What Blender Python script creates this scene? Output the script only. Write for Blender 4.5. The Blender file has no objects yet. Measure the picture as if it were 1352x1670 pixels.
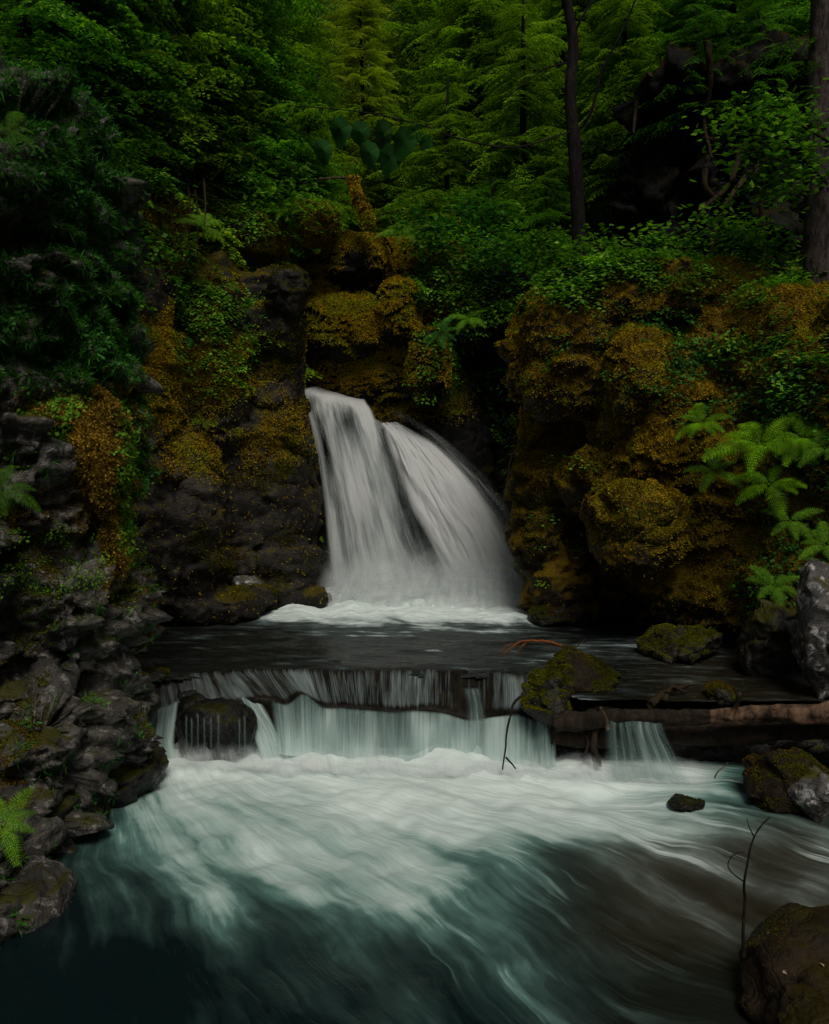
import bpy, math, random
import numpy as np
from mathutils import Vector, Matrix, Euler
random.seed(7)
RNG = np.random.default_rng(11)
scene = bpy.context.scene
COL = scene.collection
R = math.radians

# ------------------------------------------------------------------ camera geometry
F = 1446.0; CAMZ = 2.7; PITCH = math.atan(75.0/F)
ca, sa = math.cos(PITCH), math.sin(PITCH)
def P(px, py, Y):
    dx = (px-676.0)/F; dy = (835.0-py)/F
    d = np.array([dx, ca+dy*sa, -sa+dy*ca]); k = Y/d[1]
    return np.array([d[0]*k, Y, CAMZ+d[2]*k])
def proj(p):
    p = np.asarray(p, float); x = p[..., 0]; y = p[..., 1]; z = p[..., 2]-CAMZ
    f = y*ca-z*sa; u = y*sa+z*ca
    f = np.maximum(f, 0.05)
    return 676+F*x/f, 835-F*u/f
def onplane(px, py, z):
    dx = (px-676.0)/F; dy = (835.0-py)/F
    d = np.array([dx, ca+dy*sa, -sa+dy*ca]); k = (z-CAMZ)/d[2]
    return np.array([d[0]*k, d[1]*k, z])

# ------------------------------------------------------------------ noise
def _h(i, j, k, s):
    n = (i.astype(np.int64)*374761393 + j.astype(np.int64)*668265263 + k.astype(np.int64)*2147483647 + s*974634777) & 0xffffffff
    n = ((n ^ (n >> 13))*1274126177) & 0xffffffff
    n = ((n ^ (n >> 16))*2246822519) & 0xffffffff
    return ((n ^ (n >> 15)) & 0xffffff)/float(0xffffff)
def vnoise(p, s=0):
    p = np.asarray(p, float); i = np.floor(p).astype(np.int64); f = p-i
    f = f*f*f*(f*(f*6-15)+10); a, b, c = i[..., 0], i[..., 1], i[..., 2]
    r = 0
    for dx in (0, 1):
        wx = f[..., 0] if dx else 1-f[..., 0]
        for dy in (0, 1):
            wy = f[..., 1] if dy else 1-f[..., 1]
            for dz in (0, 1):
                wz = f[..., 2] if dz else 1-f[..., 2]
                r = r + wx*wy*wz*_h(a+dx, b+dy, c+dz, s)
    return r*2-1
def fbm(p, o=4, s=0, ridged=False):
    p = np.asarray(p, float); a = 1.0; t = 0; r = 0
    for k in range(o):
        n = vnoise(p, s+k*17)
        if ridged: n = 1-2*np.abs(n)
        r = r+a*n; t += a; a *= 0.5; p = p*2.03+5.3
    return r/t
def cells(p, s=0):
    p = np.asarray(p, float); i = np.floor(p).astype(np.int64)
    d1 = np.full(p.shape[:-1], 9.0); d2 = d1.copy(); idv = np.zeros(p.shape[:-1]); fc = idv.copy()
    for dx in (-1, 0, 1):
        for dy in (-1, 0, 1):
            for dz in (-1, 0, 1):
                a, b, c = i[..., 0]+dx, i[..., 1]+dy, i[..., 2]+dz
                qx = a+_h(a, b, c, s); qy = b+_h(a, b, c, s+1); qz = c+_h(a, b, c, s+2)
                d = np.sqrt((p[..., 0]-qx)**2+(p[..., 1]-qy)**2+(p[..., 2]-qz)**2)
                cl = d < d1
                d2 = np.where(cl, d1, np.minimum(d2, d)); idv = np.where(cl, _h(a, b, c, s+3), idv); fc = np.where(cl, (p[..., 0]-qx)*(_h(a, b, c, s+4)-.5)+(p[..., 1]-qy)*(_h(a, b, c, s+5)-.5)+(p[..., 2]-qz)*(_h(a, b, c, s+6)-.5)*1.3, fc); d1 = np.where(cl, d, d1)
    return fc, d2-d1, idv
def sstep(a, b, x):
    t = np.clip((x-a)/(b-a), 0, 1); return t*t*(3-2*t)

# ------------------------------------------------------------------ object helpers
def link(o, parent=None):
    COL.objects.link(o)
    if parent is not None: o.parent = parent
    return o
def tag(o, label=None, cat=None, group=None, kind=None):
    if label: o['label'] = label
    if cat: o['category'] = cat
    if group: o['group'] = group
    if kind: o['kind'] = kind
    return o
def empty(name, loc, label, cat, group=None, rz=0):
    o = bpy.data.objects.new(name, None); link(o); o.location = [float(a) for a in loc]; o.rotation_euler = (0, 0, rz)
    o.empty_display_size = 0.2
    return tag(o, label, cat, group)
def copy_tree(o, parent=None):
    c = o.copy(); COL.objects.link(c); c.parent = parent
    for ch in list(o.children): copy_tree(ch, c)
    return c
def nmesh(name, V, Fc, mat, parent=None, smooth=False, uv=None, attrs=None):
    V = np.ascontiguousarray(V, dtype=np.float32).reshape(-1, 3); Fc = np.ascontiguousarray(Fc, dtype=np.int32)
    k = Fc.shape[1]; me = bpy.data.meshes.new(name)
    me.vertices.add(len(V)); me.vertices.foreach_set('co', V.ravel())
    me.loops.add(Fc.size); me.loops.foreach_set('vertex_index', Fc.ravel())
    me.polygons.add(len(Fc)); me.polygons.foreach_set('loop_start', np.arange(0, Fc.size, k, dtype=np.int32))
    try: me.polygons.foreach_set('loop_total', np.full(len(Fc), k, dtype=np.int32))
    except Exception: pass
    me.polygons.foreach_set('use_smooth', np.full(len(Fc), bool(smooth)))
    me.update(calc_edges=True)
    if uv is not None:
        l = me.uv_layers.new(name='flow'); l.data.foreach_set('uv', np.asarray(uv, np.float32)[Fc.ravel()].ravel())
    if attrs:
        for nm, a in attrs.items():
            t = me.attributes.new(nm, 'FLOAT', 'POINT'); t.data.foreach_set('value', np.asarray(a, np.float32).ravel())
    if mat: me.materials.append(mat)
    o = bpy.data.objects.new(name, me); link(o, parent)
    return o

# ------------------------------------------------------------------ materials
class NT:
    def __init__(s, name):
        s.m = bpy.data.materials.new(name); s.m.use_nodes = True; s.t = s.m.node_tree; s.t.nodes.clear()
        s.out = s.n('ShaderNodeOutputMaterial')
    def n(s, ty, **kw):
        nd = s.t.nodes.new(ty)
        for k, v in kw.items():
            if k.startswith('_'): setattr(nd, k[1:], v)
            else: nd.inputs[k.replace('__', ' ')].default_value = v
        return nd
    def l(s, a, b): s.t.links.new(a, b)
    def pos(s): return s.n('ShaderNodeNewGeometry').outputs['Position']
    def noise(s, vec, scale, detail=4, rough=0.55, dist=0.0):
        nd = s.n('ShaderNodeTexNoise'); nd.inputs['Scale'].default_value = scale; nd.inputs['Detail'].default_value = detail
        nd.inputs['Roughness'].default_value = rough; nd.inputs['Distortion'].default_value = dist
        if vec is not None: s.l(vec, nd.inputs['Vector'])
        return nd.outputs['Fac']
    def scale(s, vec, v):
        m = s.n('ShaderNodeVectorMath', _operation='MULTIPLY'); s.l(vec, m.inputs[0]); m.inputs[1].default_value = v; return m.outputs[0]
    def ramp(s, fac, stops):
        r = s.n('ShaderNodeValToRGB'); s.l(fac, r.inputs[0]); e = r.color_ramp.elements
        while len(e) < len(stops): e.new(0.5)
        for el, (p, c) in zip(e, stops): el.position = p; el.color = (c, c, c, 1) if isinstance(c, (int, float)) else tuple(c)+(1,)
        return r.outputs[0]
    def math(s, op, a, b=None, clamp=False):
        m = s.n('ShaderNodeMath', _operation=op, _use_clamp=clamp)
        for i, v in enumerate((a, b)):
            if v is None: continue
            if isinstance(v, (int, float)): m.inputs[i].default_value = v
            else: s.l(v, m.inputs[i])
        return m.outputs[0]
    def mix(s, fac, a, b, bt='MIX'):
        m = s.n('ShaderNodeMix', _data_type='RGBA', _blend_type=bt)
        for sk, v in ((m.inputs[0], fac), (m.inputs[6], a), (m.inputs[7], b)):
            if isinstance(v, (int, float)): sk.default_value = v
            elif isinstance(v, tuple): sk.default_value = v+(1,)
            else: s.l(v, sk)
        return m.outputs[2]
    def bump(s, h, strength=0.5, dist=0.05, normal=None):
        b = s.n('ShaderNodeBump'); b.inputs['Strength'].default_value = strength; b.inputs['Distance'].default_value = dist
        s.l(h, b.inputs['Height'])
        if normal is not None: s.l(normal, b.inputs['Normal'])
        return b.outputs[0]
    def bsdf(s, col, rough=0.7, spec=0.3, normal=None):
        p = s.n('ShaderNodeBsdfPrincipled')
        if isinstance(col, tuple): p.inputs['Base Color'].default_value = col+(1,)
        else: s.l(col, p.inputs['Base Color'])
        if isinstance(rough, (int, float)): p.inputs['Roughness'].default_value = rough
        else: s.l(rough, p.inputs['Roughness'])
        p.inputs['Specular IOR Level'].default_value = spec
        if normal is not None: s.l(normal, p.inputs['Normal'])
        return p
    def fin(s, sh): s.l(sh, s.out.inputs['Surface']); return s.m

def leaf_mat(name, cols, trans=0.35, patch=1.2, spec=0.25, patch_cols=None):
    t = NT(name); g = t.n('ShaderNodeNewGeometry')
    n = len(cols)
    c = t.ramp(g.outputs['Random Per Island'], [(i/(n-1), cols[i]) for i in range(n)])
    pn = t.noise(g.outputs['Position'], patch, 2)
    k = t.ramp(pn, [(0.32, 0.35), (0.68, 1.35)])
    c = t.mix(1.0, c, k, 'MULTIPLY')
    if patch_cols:
        pf = t.ramp(t.noise(g.outputs['Position'], patch*0.8+0.3, 3, 0.6), [(0.48, 0.0), (0.6, 1.0)])
        c2 = t.ramp(g.outputs['Random Per Island'], [(i/(len(patch_cols)-1), patch_cols[i]) for i in range(len(patch_cols))])
        c = t.mix(pf, c, t.mix(1.0, c2, k, 'MULTIPLY'))
    b = t.bsdf(c, 0.7, spec*0.4)
    tr = t.n('ShaderNodeBsdfTranslucent'); t.l(t.mix(1.0, c, (1.0, 1.25, 0.5), 'MULTIPLY'), tr.inputs[0])
    m = t.n('ShaderNodeMixShader'); m.inputs[0].default_value = trans
    t.l(b.outputs[0], m.inputs[1]); t.l(tr.outputs[0], m.inputs[2])
    return t.fin(m.outputs[0])

def rock_mat(name, dark, mid, light, moss=(0.035, 0.04, 0.006), mossamt=0.5, rough=0.6, pale=None, mscale=1.0, spec=0.2):
    t = NT(name); p = t.pos(); g = t.n('ShaderNodeNewGeometry')
    big = t.noise(p, 0.9*mscale, 5, 0.6, 0.4); fine = t.noise(p, 7*mscale, 6, 0.65, 0.3)
    vein = t.noise(t.scale(p, (2, 2, 9)), 1.6*mscale, 5, 0.6, 1.5)
    f = t.math('ADD', t.math('MULTIPLY', big, 0.45), t.math('ADD', t.math('MULTIPLY', fine, 0.35), t.math('MULTIPLY', vein, 0.2)))
    c = t.ramp(f, [(0.36, dark), (0.5, mid), (0.62, light)])
    if pale:
        pf = t.ramp(t.noise(p, 5.5*mscale, 8, 0.7, 1.0), [(0.54, 0.0), (0.62, 1.0)])
        c = t.mix(pf, c, pale)
    sx = t.n('ShaderNodeSeparateXYZ'); t.l(g.outputs['Normal'], sx.inputs[0])
    mf = t.math('ADD', t.math('MULTIPLY', sx.outputs[2], 0.30), t.noise(p, 1.7*mscale, 5, 0.65))
    th = 0.78-0.35*mossamt
    mm = t.ramp(mf, [(th, 0.0), (th+0.1, 1.0)])
    mc = t.mix(t.noise(p, 9, 4), tuple(a*0.5 for a in moss), tuple(a*1.6 for a in moss))
    c = t.mix(mm, c, mc)
    vor = t.n('ShaderNodeTexVoronoi'); vor.feature = 'DISTANCE_TO_EDGE'; vor.inputs['Scale'].default_value = 3.0*mscale
    wp = t.n('ShaderNodeVectorMath', _operation='ADD'); t.l(p, wp.inputs[0])
    wn = t.n('ShaderNodeTexNoise'); wn.inputs['Scale'].default_value = 2.0; t.l(p, wn.inputs['Vector'])
    t.l(wn.outputs['Color'], wp.inputs[1]); t.l(wp.outputs[0], vor.inputs['Vector'])
    crack = t.ramp(vor.outputs['Distance'], [(0.0, 0.0), (0.06, 1.0)])
    n1 = t.bump(fine, 0.6, 0.06); n2 = t.bump(crack, 0.35, 0.03, n1)
    n3 = t.bump(t.noise(p, 38*mscale, 4, 0.7), 0.6, 0.02, n2)
    r = t.ramp(fine, [(0.35, rough-0.2), (0.65, rough+0.15)])
    return t.fin(t.bsdf(c, r, spec, n3).outputs[0])

M = {}
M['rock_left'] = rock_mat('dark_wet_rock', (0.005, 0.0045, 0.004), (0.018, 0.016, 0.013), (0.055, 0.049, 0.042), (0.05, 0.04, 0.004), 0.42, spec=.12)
M['rock_front'] = rock_mat('grey_fractured_rock', (0.012, 0.011, 0.010), (0.05, 0.046, 0.04), (0.135, 0.125, 0.11), (0.035, 0.034, 0.005), 0.15, pale=(0.2, 0.19, 0.175))
M['rock_right'] = rock_mat('brown_mossy_rock', (0.008, 0.006, 0.004), (0.028, 0.021, 0.013), (0.06, 0.048, 0.034), (0.11, 0.068, 0.003), 0.95, spec=0.1)
M['rock_back'] = rock_mat('shade_black_wet_rock', (0.003, 0.003, 0.003), (0.008, 0.008, 0.007), (0.02, 0.019, 0.016), (0.02, 0.013, 0.002), 0.3, spec=0.06)  # wet rock, near-black so the recess and hollow shade sits in its colour
M['rock_wet'] = rock_mat('streambed_rock', (0.006, 0.006, 0.006), (0.016, 0.015, 0.013), (0.04, 0.037, 0.03), (0.035, 0.035, 0.005), 0.35, 0.35)
M['rock_pale'] = rock_mat('lichen_streaked_rock', (0.02, 0.02, 0.019), (0.06, 0.058, 0.053), (0.14, 0.135, 0.13), (0.06, 0.055, 0.008), 0.25, pale=(0.42, 0.41, 0.40))
M['rock_brown'] = rock_mat('leaf_stained_boulder', (0.006, 0.004, 0.0025), (0.019, 0.013, 0.008), (0.042, 0.029, 0.017), (0.022, 0.017, 0.003), 0.1, spec=.1)
M['rock_black'] = rock_mat('black_wet_boulder', (0.003, 0.003, 0.003), (0.008, 0.008, 0.007), (0.02, 0.018, 0.015), (0.02, 0.02, 0.004), 0.0, 0.35)
M['soil'] = rock_mat('forest_floor_soil', (0.003, 0.003, 0.002), (0.008, 0.007, 0.004), (0.018, 0.016, 0.008), (0.012, 0.016, 0.003), 0.8)
def hsv_moss(k=1.0): return [(0.045*k, 0.026*k, 0.0012*k), (0.11*k, 0.066*k, 0.002*k), (0.18*k, 0.115*k, 0.004*k), (0.10*k, 0.085*k, 0.003*k)]
M['moss_orange'] = leaf_mat('orange_moss', hsv_moss(3.3), 0.2, 1.5, 0.1, [(0.10, 0.11, 0.004), (0.30, 0.27, 0.010)])
M['moss_gold'] = leaf_mat('golden_hanging_moss', [(0.07, 0.04, 0.004), (0.26, 0.16, 0.018), (0.52, 0.34, 0.05)], 0.25, 2.6, 0.1)
M['moss_green'] = leaf_mat('green_moss', [(0.04, 0.045, 0.004), (0.09, 0.10, 0.008), (0.17, 0.17, 0.013)], 0.2, 1.5, 0.1, [(0.06, 0.035, 0.005), (0.11, 0.06, 0.008)])
M['moss_bright'] = leaf_mat('yellow_green_moss', [(0.04, 0.05, 0.002), (0.10, 0.11, 0.004), (0.18, 0.17, 0.007)], 0.2, 4, 0.1)
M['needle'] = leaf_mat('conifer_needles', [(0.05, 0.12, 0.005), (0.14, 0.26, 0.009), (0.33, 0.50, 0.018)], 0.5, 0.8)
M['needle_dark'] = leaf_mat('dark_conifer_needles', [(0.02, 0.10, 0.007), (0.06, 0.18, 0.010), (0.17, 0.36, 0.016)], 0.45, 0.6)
M['needle_lit'] = leaf_mat('light_tinted_needles', [(0.13, 0.23, 0.01), (0.30, 0.38, 0.014), (0.5, 0.54, 0.025)], 0.45, 0.5)  # lighter yellow-green puts the far gap's sunlight into the needle colour
M['leaf_fresh'] = leaf_mat('fresh_green_leaves', [(0.04, 0.14, 0.007), (0.11, 0.27, 0.012), (0.22, 0.42, 0.03)], 0.4, 1.3)
M['leaf_blue'] = leaf_mat('blue_green_leaves', [(0.012, 0.075, 0.010), (0.035, 0.15, 0.018), (0.09, 0.27, 0.035)], 0.35, 1.6)
M['leaf_lime'] = leaf_mat('lime_fern_leaves', [(0.06, 0.19, 0.004), (0.14, 0.34, 0.006), (0.24, 0.48, 0.010)], 0.45, 3)
M['leaf_dark'] = leaf_mat('dark_round_leaves', [(0.01, 0.06, 0.010), (0.02, 0.09, 0.014)], 0.25, 3)
def bark_mat(name, a, b, sc=1.0):
    t = NT(name); p = t.pos(); v = t.scale(p, (14*sc, 14*sc, 4*sc))
    f = t.noise(v, 1.0, 6, 0.65, 0.5)
    c = t.ramp(f, [(0.35, a), (0.65, b)])
    lich = t.ramp(t.noise(p, 2.5, 5, 0.6), [(0.58, 0.0), (0.68, 1.0)])
    c = t.mix(t.math('MULTIPLY', lich, 0.6), c, tuple(min(1, x*2.2) for x in b))
    return t.fin(t.bsdf(c, 0.85, 0.15, t.bump(f, 1.0, 0.04)).outputs[0])
M['bark'] = bark_mat('grey_brown_bark', (0.014, 0.011, 0.010), (0.09, 0.072, 0.064))
M['bark_dark'] = bark_mat('dark_bark', (0.003, 0.0025, 0.002), (0.014, 0.011, 0.009))
M['twig'] = bark_mat('dark_twig_bark', (0.01, 0.008, 0.006), (0.03, 0.022, 0.016), 3)
M['twig_orange'] = bark_mat('orange_peeled_wood', (0.12, 0.035, 0.01), (0.32, 0.10, 0.03), 3)
M['wood'] = bark_mat('weathered_log_wood', (0.015, 0.009, 0.006), (0.15, 0.09, 0.055), 0.7)
M['wood_wet'] = bark_mat('wet_dark_log', (0.008, 0.006, 0.004), (0.035, 0.024, 0.016), 0.8)
M['root'] = bark_mat('hanging_root_wood', (0.012, 0.008, 0.004), (0.05, 0.034, 0.016), 2)

# water materials
def pool_mat(name, teal, deep, K=(1.0, 1.0), sc=1.0, rip=0.12):
    t = NT(name)
    uv = t.n('ShaderNodeUVMap'); uv.uv_map = 'flow'
    fo = t.n('ShaderNodeAttribute'); fo.attribute_name = 'foam'; foam = fo.outputs['Fac']
    br = t.n('ShaderNodeAttribute'); br.attribute_name = 'bed'
    p = t.pos()
    wn = t.n('ShaderNodeTexNoise'); wn.inputs['Scale'].default_value = 1.1; wn.inputs['Detail'].default_value = 3; t.l(p, wn.inputs['Vector'])
    w0 = t.n('ShaderNodeVectorMath', _operation='SUBTRACT'); t.l(wn.outputs['Color'], w0.inputs[0]); w0.inputs[1].default_value = (0.5, 0.5, 0.5)
    w1 = t.n('ShaderNodeVectorMath', _operation='MULTIPLY'); t.l(w0.outputs[0], w1.inputs[0]); w1.inputs[1].default_value = (0.22, 0.5, 0)
    w2 = t.n('ShaderNodeVectorMath', _operation='ADD'); t.l(uv.outputs[0], w2.inputs[0]); t.l(w1.outputs[0], w2.inputs[1])
    v = w2.outputs[0]
    s1 = t.noise(t.scale(v, (2.6*K[0], 0.45*K[1], 1)), 1.0, 5, 0.6)
    s2 = t.noise(t.scale(v, (6.0*K[0], 0.6*K[1], 1)), 1.0, 3, 0.5)
    s3 = t.noise(t.scale(v, (20*K[0], 1.6*K[1], 1)), 1.0, 3, 0.6)
    cl = t.noise(t.scale(v, (1.1, .8, 1)), 1.3, 5, 0.55)
    s = t.math('ADD', t.math('ADD', t.math('MULTIPLY', s1, 0.36), t.math('MULTIPLY', s2, 0.30)), t.math('ADD', t.math('MULTIPLY', s3, 0.10), t.math('MULTIPLY', cl, 0.24)))
    # foam threshold
    d = t.math('ADD', t.math('MULTIPLY', t.math('MULTIPLY', t.math('SUBTRACT', s, 0.5), 3.2*sc), t.math('SUBTRACT', 1.1, t.math('MULTIPLY', foam, 0.75))), foam)
    dens0 = t.ramp(d, [(0.0, 0.0), (0.22, 0.10), (0.42, 0.26), (0.68, 0.60), (0.98, 1.0)])
    ln = t.noise(t.scale(v, (11*K[0], 0.42*K[1], 1)), 1.0, 3, 0.6)
    lf = t.ramp(ln, [(0.53, 0.0), (0.60, 0.55), (0.64, 0.75), (0.72, 0.15)])
    sxy = t.n('ShaderNodeSeparateXYZ'); t.l(p, sxy.inputs[0])
    lf = t.math('MULTIPLY', lf, t.ramp(t.math('MULTIPLY', t.math('ADD', sxy.outputs[0], 2.5), .22), [(.35, 0.12), (.8, 1.0)]))
    lf = t.math('MULTIPLY', lf, t.ramp(t.noise(t.scale(v, (1.3, .5, 1)), 1.7, 2), [(.42, 0.0), (.6, 1.0)]))
    lm = t.ramp(foam, [(0.0, 0.0), (0.12, 0.35), (0.35, 0.6), (0.7, 0.2)])
    dens = t.math('ADD', dens0, t.math('MULTIPLY', lf, lm), True)
    deepc = t.mix(br.outputs['Fac'], deep, (0.020, 0.016, 0.008))
    c = t.ramp(dens, [(0.0, (0, 0, 0)), (1.0, (1, 1, 1))])
    tealv = t.mix(br.outputs['Fac'], teal, (0.19, 0.235, 0.21))
    c1 = t.mix(t.ramp(dens, [(0.0, 0.0), (0.2, 0.16), (0.6, 1.0)]), deepc, tealv)
    c2 = t.mix(t.ramp(dens, [(0.45, 0.0), (1.0, 1.0)]), c1, (0.71, 0.81, 0.775))
    rg = t.ramp(dens, [(0.0, 0.22), (0.4, 0.7)])
    h = t.math('ADD', s2, t.math('MULTIPLY', s3, 0.5))
    nb = t.bump(h, 0.35, 0.10)
    nb2 = t.bump(t.noise(t.scale(p, (1, 2.2, 1)), 5.5, 5, 0.6), rip, 0.05, nb)
    b = t.bsdf(c2, rg, 0.3, nb2)
    return t.fin(b.outputs[0])
M['pool_low'] = pool_mat('churning_pool_water', (0.13, 0.27, 0.235), (0.003, 0.009, 0.010), (1, 1), 0.85)
M['pool_up'] = pool_mat('dark_upper_pool_water', (0.10, 0.14, 0.14), (0.008, 0.009, 0.007), (0.7, 1.0), 1.35, 1.0)

t = NT('ledge_sliding_water'); uv = t.n('ShaderNodeUVMap'); uv.uv_map = 'flow'; v = uv.outputs[0]
de = t.n('ShaderNodeAttribute'); de.attribute_name = 'dens'
a_ = t.noise(t.scale(v, (9, 1.2, 1)), 1, 4, .6); b_ = t.noise(t.scale(v, (34, 1.6, 1)), 1, 4, .6)
q_ = t.math('ADD', t.math('ADD', t.math('MULTIPLY', a_, .5), t.math('MULTIPLY', b_, .5)), t.math('MULTIPLY', t.math('SUBTRACT', de.outputs['Fac'], .55), .5))
m_ = t.ramp(q_, [(.32, 0.0), (.46, .3), (.66, 1.0)])
base_ = t.mix(t.ramp(t.noise(t.pos(), 6, 4), [(.4, 0.0), (.65, 1.0)]), (.004, .004, .004), (.016, .012, .006))
c_ = t.mix(m_, base_, (.24, .30, .30))
M['ledge_water'] = t.fin(t.bsdf(c_, t.ramp(m_, [(0, .5), (.6, .7)]), .12, t.bump(b_, .5, .04)).outputs[0])

def fall_mat(name, K=26, white=(0.78, 0.80, 0.80), tint=(0.35, 0.42, 0.42), lo=0.36, hi=0.62, vs=0.7):
    t = NT(name)
    uv = t.n('ShaderNodeUVMap'); uv.uv_map = 'flow'
    de = t.n('ShaderNodeAttribute'); de.attribute_name = 'dens'; ed = t.n('ShaderNodeAttribute'); ed.attribute_name = 'edge'
    sx = t.n('ShaderNodeSeparateXYZ'); t.l(uv.outputs[0], sx.inputs[0])
    v = uv.outputs[0]
    a = t.noise(t.scale(v, (K*0.25, vs*0.8, 1)), 1, 3, 0.5)
    b = t.noise(t.scale(v, (K, vs, 1)), 1, 4, 0.6)
    c = t.noise(t.scale(v, (K*3.2, vs*1.6, 1)), 1, 3, 0.6)
    s = t.math('ADD', t.math('MULTIPLY', a, 0.4), t.math('ADD', t.math('MULTIPLY', b, 0.38), t.math('MULTIPLY', c, 0.22)))
    s = t.math('ADD', s, t.math('MULTIPLY', t.math('SUBTRACT', de.outputs['Fac'], 0.5), 0.55))
    al = t.ramp(s, [(lo, 0.0), ((lo+hi)/2, 0.45), (hi, 0.97)])
    al = t.math('MULTIPLY', al, ed.outputs['Fac'])
    col = t.mix(t.ramp(s, [(lo, 0.0), (hi+0.1, 1.0)]), tint, white)
    bs = t.bsdf(col, 0.6, 0.2, t.bump(b, 0.3, 0.05))
    tr = t.n('ShaderNodeBsdfTranslucent'); t.l(col, tr.inputs[0])
    m0 = t.n('ShaderNodeMixShader'); m0.inputs[0].default_value = 0.35; t.l(bs.outputs[0], m0.inputs[1]); t.l(tr.outputs[0], m0.inputs[2])
    tp = t.n('ShaderNodeBsdfTransparent')
    m = t.n('ShaderNodeMixShader'); t.l(al, m.inputs[0]); t.l(tp.outputs[0], m.inputs[1]); t.l(m0.outputs[0], m.inputs[2])
    return t.fin(m.outputs[0])
M['fall'] = fall_mat('falling_white_water', 15, lo=0.30, hi=0.56)
M['fall_thin'] = fall_mat('thin_falling_water', 36, (0.60, 0.74, 0.71), (0.14, 0.26, 0.24), 0.40, 0.70, 0.5)
M['fall_slide'] = fall_mat('sliding_ledge_water', 60, (0.42, 0.50, 0.50), (0.06, 0.09, 0.09), 0.47, 0.72, 0.5)
M['mist'] = fall_mat('splash_spray', 6, (0.78, 0.82, 0.81), (0.6, 0.66, 0.66), 0.42, 0.85, 3.0)

# ------------------------------------------------------------------ rock masses
def evalmesh(o):
    dg = bpy.context.evaluated_depsgraph_get(); e = o.evaluated_get(dg); me = e.to_mesh()
    V = np.empty(len(me.vertices)*3, np.float32); me.vertices.foreach_get('co', V)
    me.calc_loop_triangles(); T = np.empty(len(me.loop_triangles)*3, np.int32); me.loop_triangles.foreach_get('vertices', T)
    e.to_mesh_clear(); return V.reshape(-1, 3).astype(float), T.reshape(-1, 3)
def vnormals(V, T):
    n = np.cross(V[T[:, 1]]-V[T[:, 0]], V[T[:, 2]]-V[T[:, 0]]); N = np.zeros_like(V)
    for k in range(3): np.add.at(N, T[:, k], n)
    return N/np.maximum(np.linalg.norm(N, axis=1, keepdims=True), 1e-9)
_ico = {}
def ico(sub):
    if sub not in _ico:
        import bmesh
        bm = bmesh.new(); bmesh.ops.create_icosphere(bm, subdivisions=sub, radius=1)
        bm.verts.ensure_lookup_table(); V = np.array([v.co[:] for v in bm.verts]); T = np.array([[v.index for v in f.verts] for f in bm.faces]); bm.free()
        _ico[sub] = (V, T)
    return _ico[sub]
CUB = np.array([[x, y, z] for x in (-1, 1) for y in (-1, 1) for z in (-1, 1)], float)
SURF = {}
def rough(V, T, amp, sc, seed, block=1.0, strata=0.0):
    N = vnormals(V, T)
    w = np.stack([fbm(V*0.7*sc+9, 3, seed+41), fbm(V*0.7*sc+31, 3, seed+42), fbm(V*0.7*sc+57, 3, seed+43)], 1)
    d = amp*0.8*fbm(V*0.7*sc, 2, seed)
    q = (V+w*0.16/sc)*np.array([1.0, 1.0, 1.5])
    d1, d2, i1 = cells(q*1.5*sc, seed+3); d = d+amp*block*(0.55*(i1-0.5)+3.2*d1-0.3*np.exp(-(d2/0.06)**2))
    d1, d2, i2 = cells(q*4.0*sc, seed+9); d = d+amp*block*(0.20*(i2-0.5)+1.0*d1-0.06*np.exp(-(d2/0.08)**2))
    d = d+amp*0.16*fbm(V*7*sc, 3, seed+5, True)
    if strata:
        h = V[:, 2]*3.2*sc+0.5*fbm(V*0.8*sc, 2, seed+7)+V[:, 0]*0.4; fr = h-np.floor(h)
        d = d+strata*(_h(np.floor(h).astype(np.int64), np.zeros(len(V), np.int64), np.zeros(len(V), np.int64), seed)-0.5-0.5*np.exp(-((fr-0.5)/0.1)**2*0.25))
    return V+N*d[:, None]
def mass(name, blobs, voxel, mat, amp=0.3, sc=1.0, seed=1, block=1.0, strata=0.0, parent=None, hole=None):
    VV = []; TT = []; off = 0; iv, it = ico(3)
    for b in blobs:
        px, py, Y, rx, ry, rd = b[:6]; k = Y/F; c = P(px, py, Y)
        pw = b[6] if len(b) > 6 else 0.75
        v = np.sign(iv)*np.abs(iv)**pw
        v = v*np.array([rx*k, rd, ry*k])+c
        VV.append(v); TT.append(it+off); off += len(v)
    o = nmesh(name, np.concatenate(VV), np.concatenate(TT), None)
    m = o.modifiers.new('r', 'REMESH'); m.mode = 'VOXEL'; m.voxel_size = voxel
    m2 = o.modifiers.new('s', 'SMOOTH'); m2.iterations = 6
    V, T = evalmesh(o); bpy.data.objects.remove(o)
    V = rough(V, T, amp, sc, seed, block, strata)
    o = nmesh(name, V, T, mat, parent, smooth=True)
    SURF[o.name] = (V, T)
    return o
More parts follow.
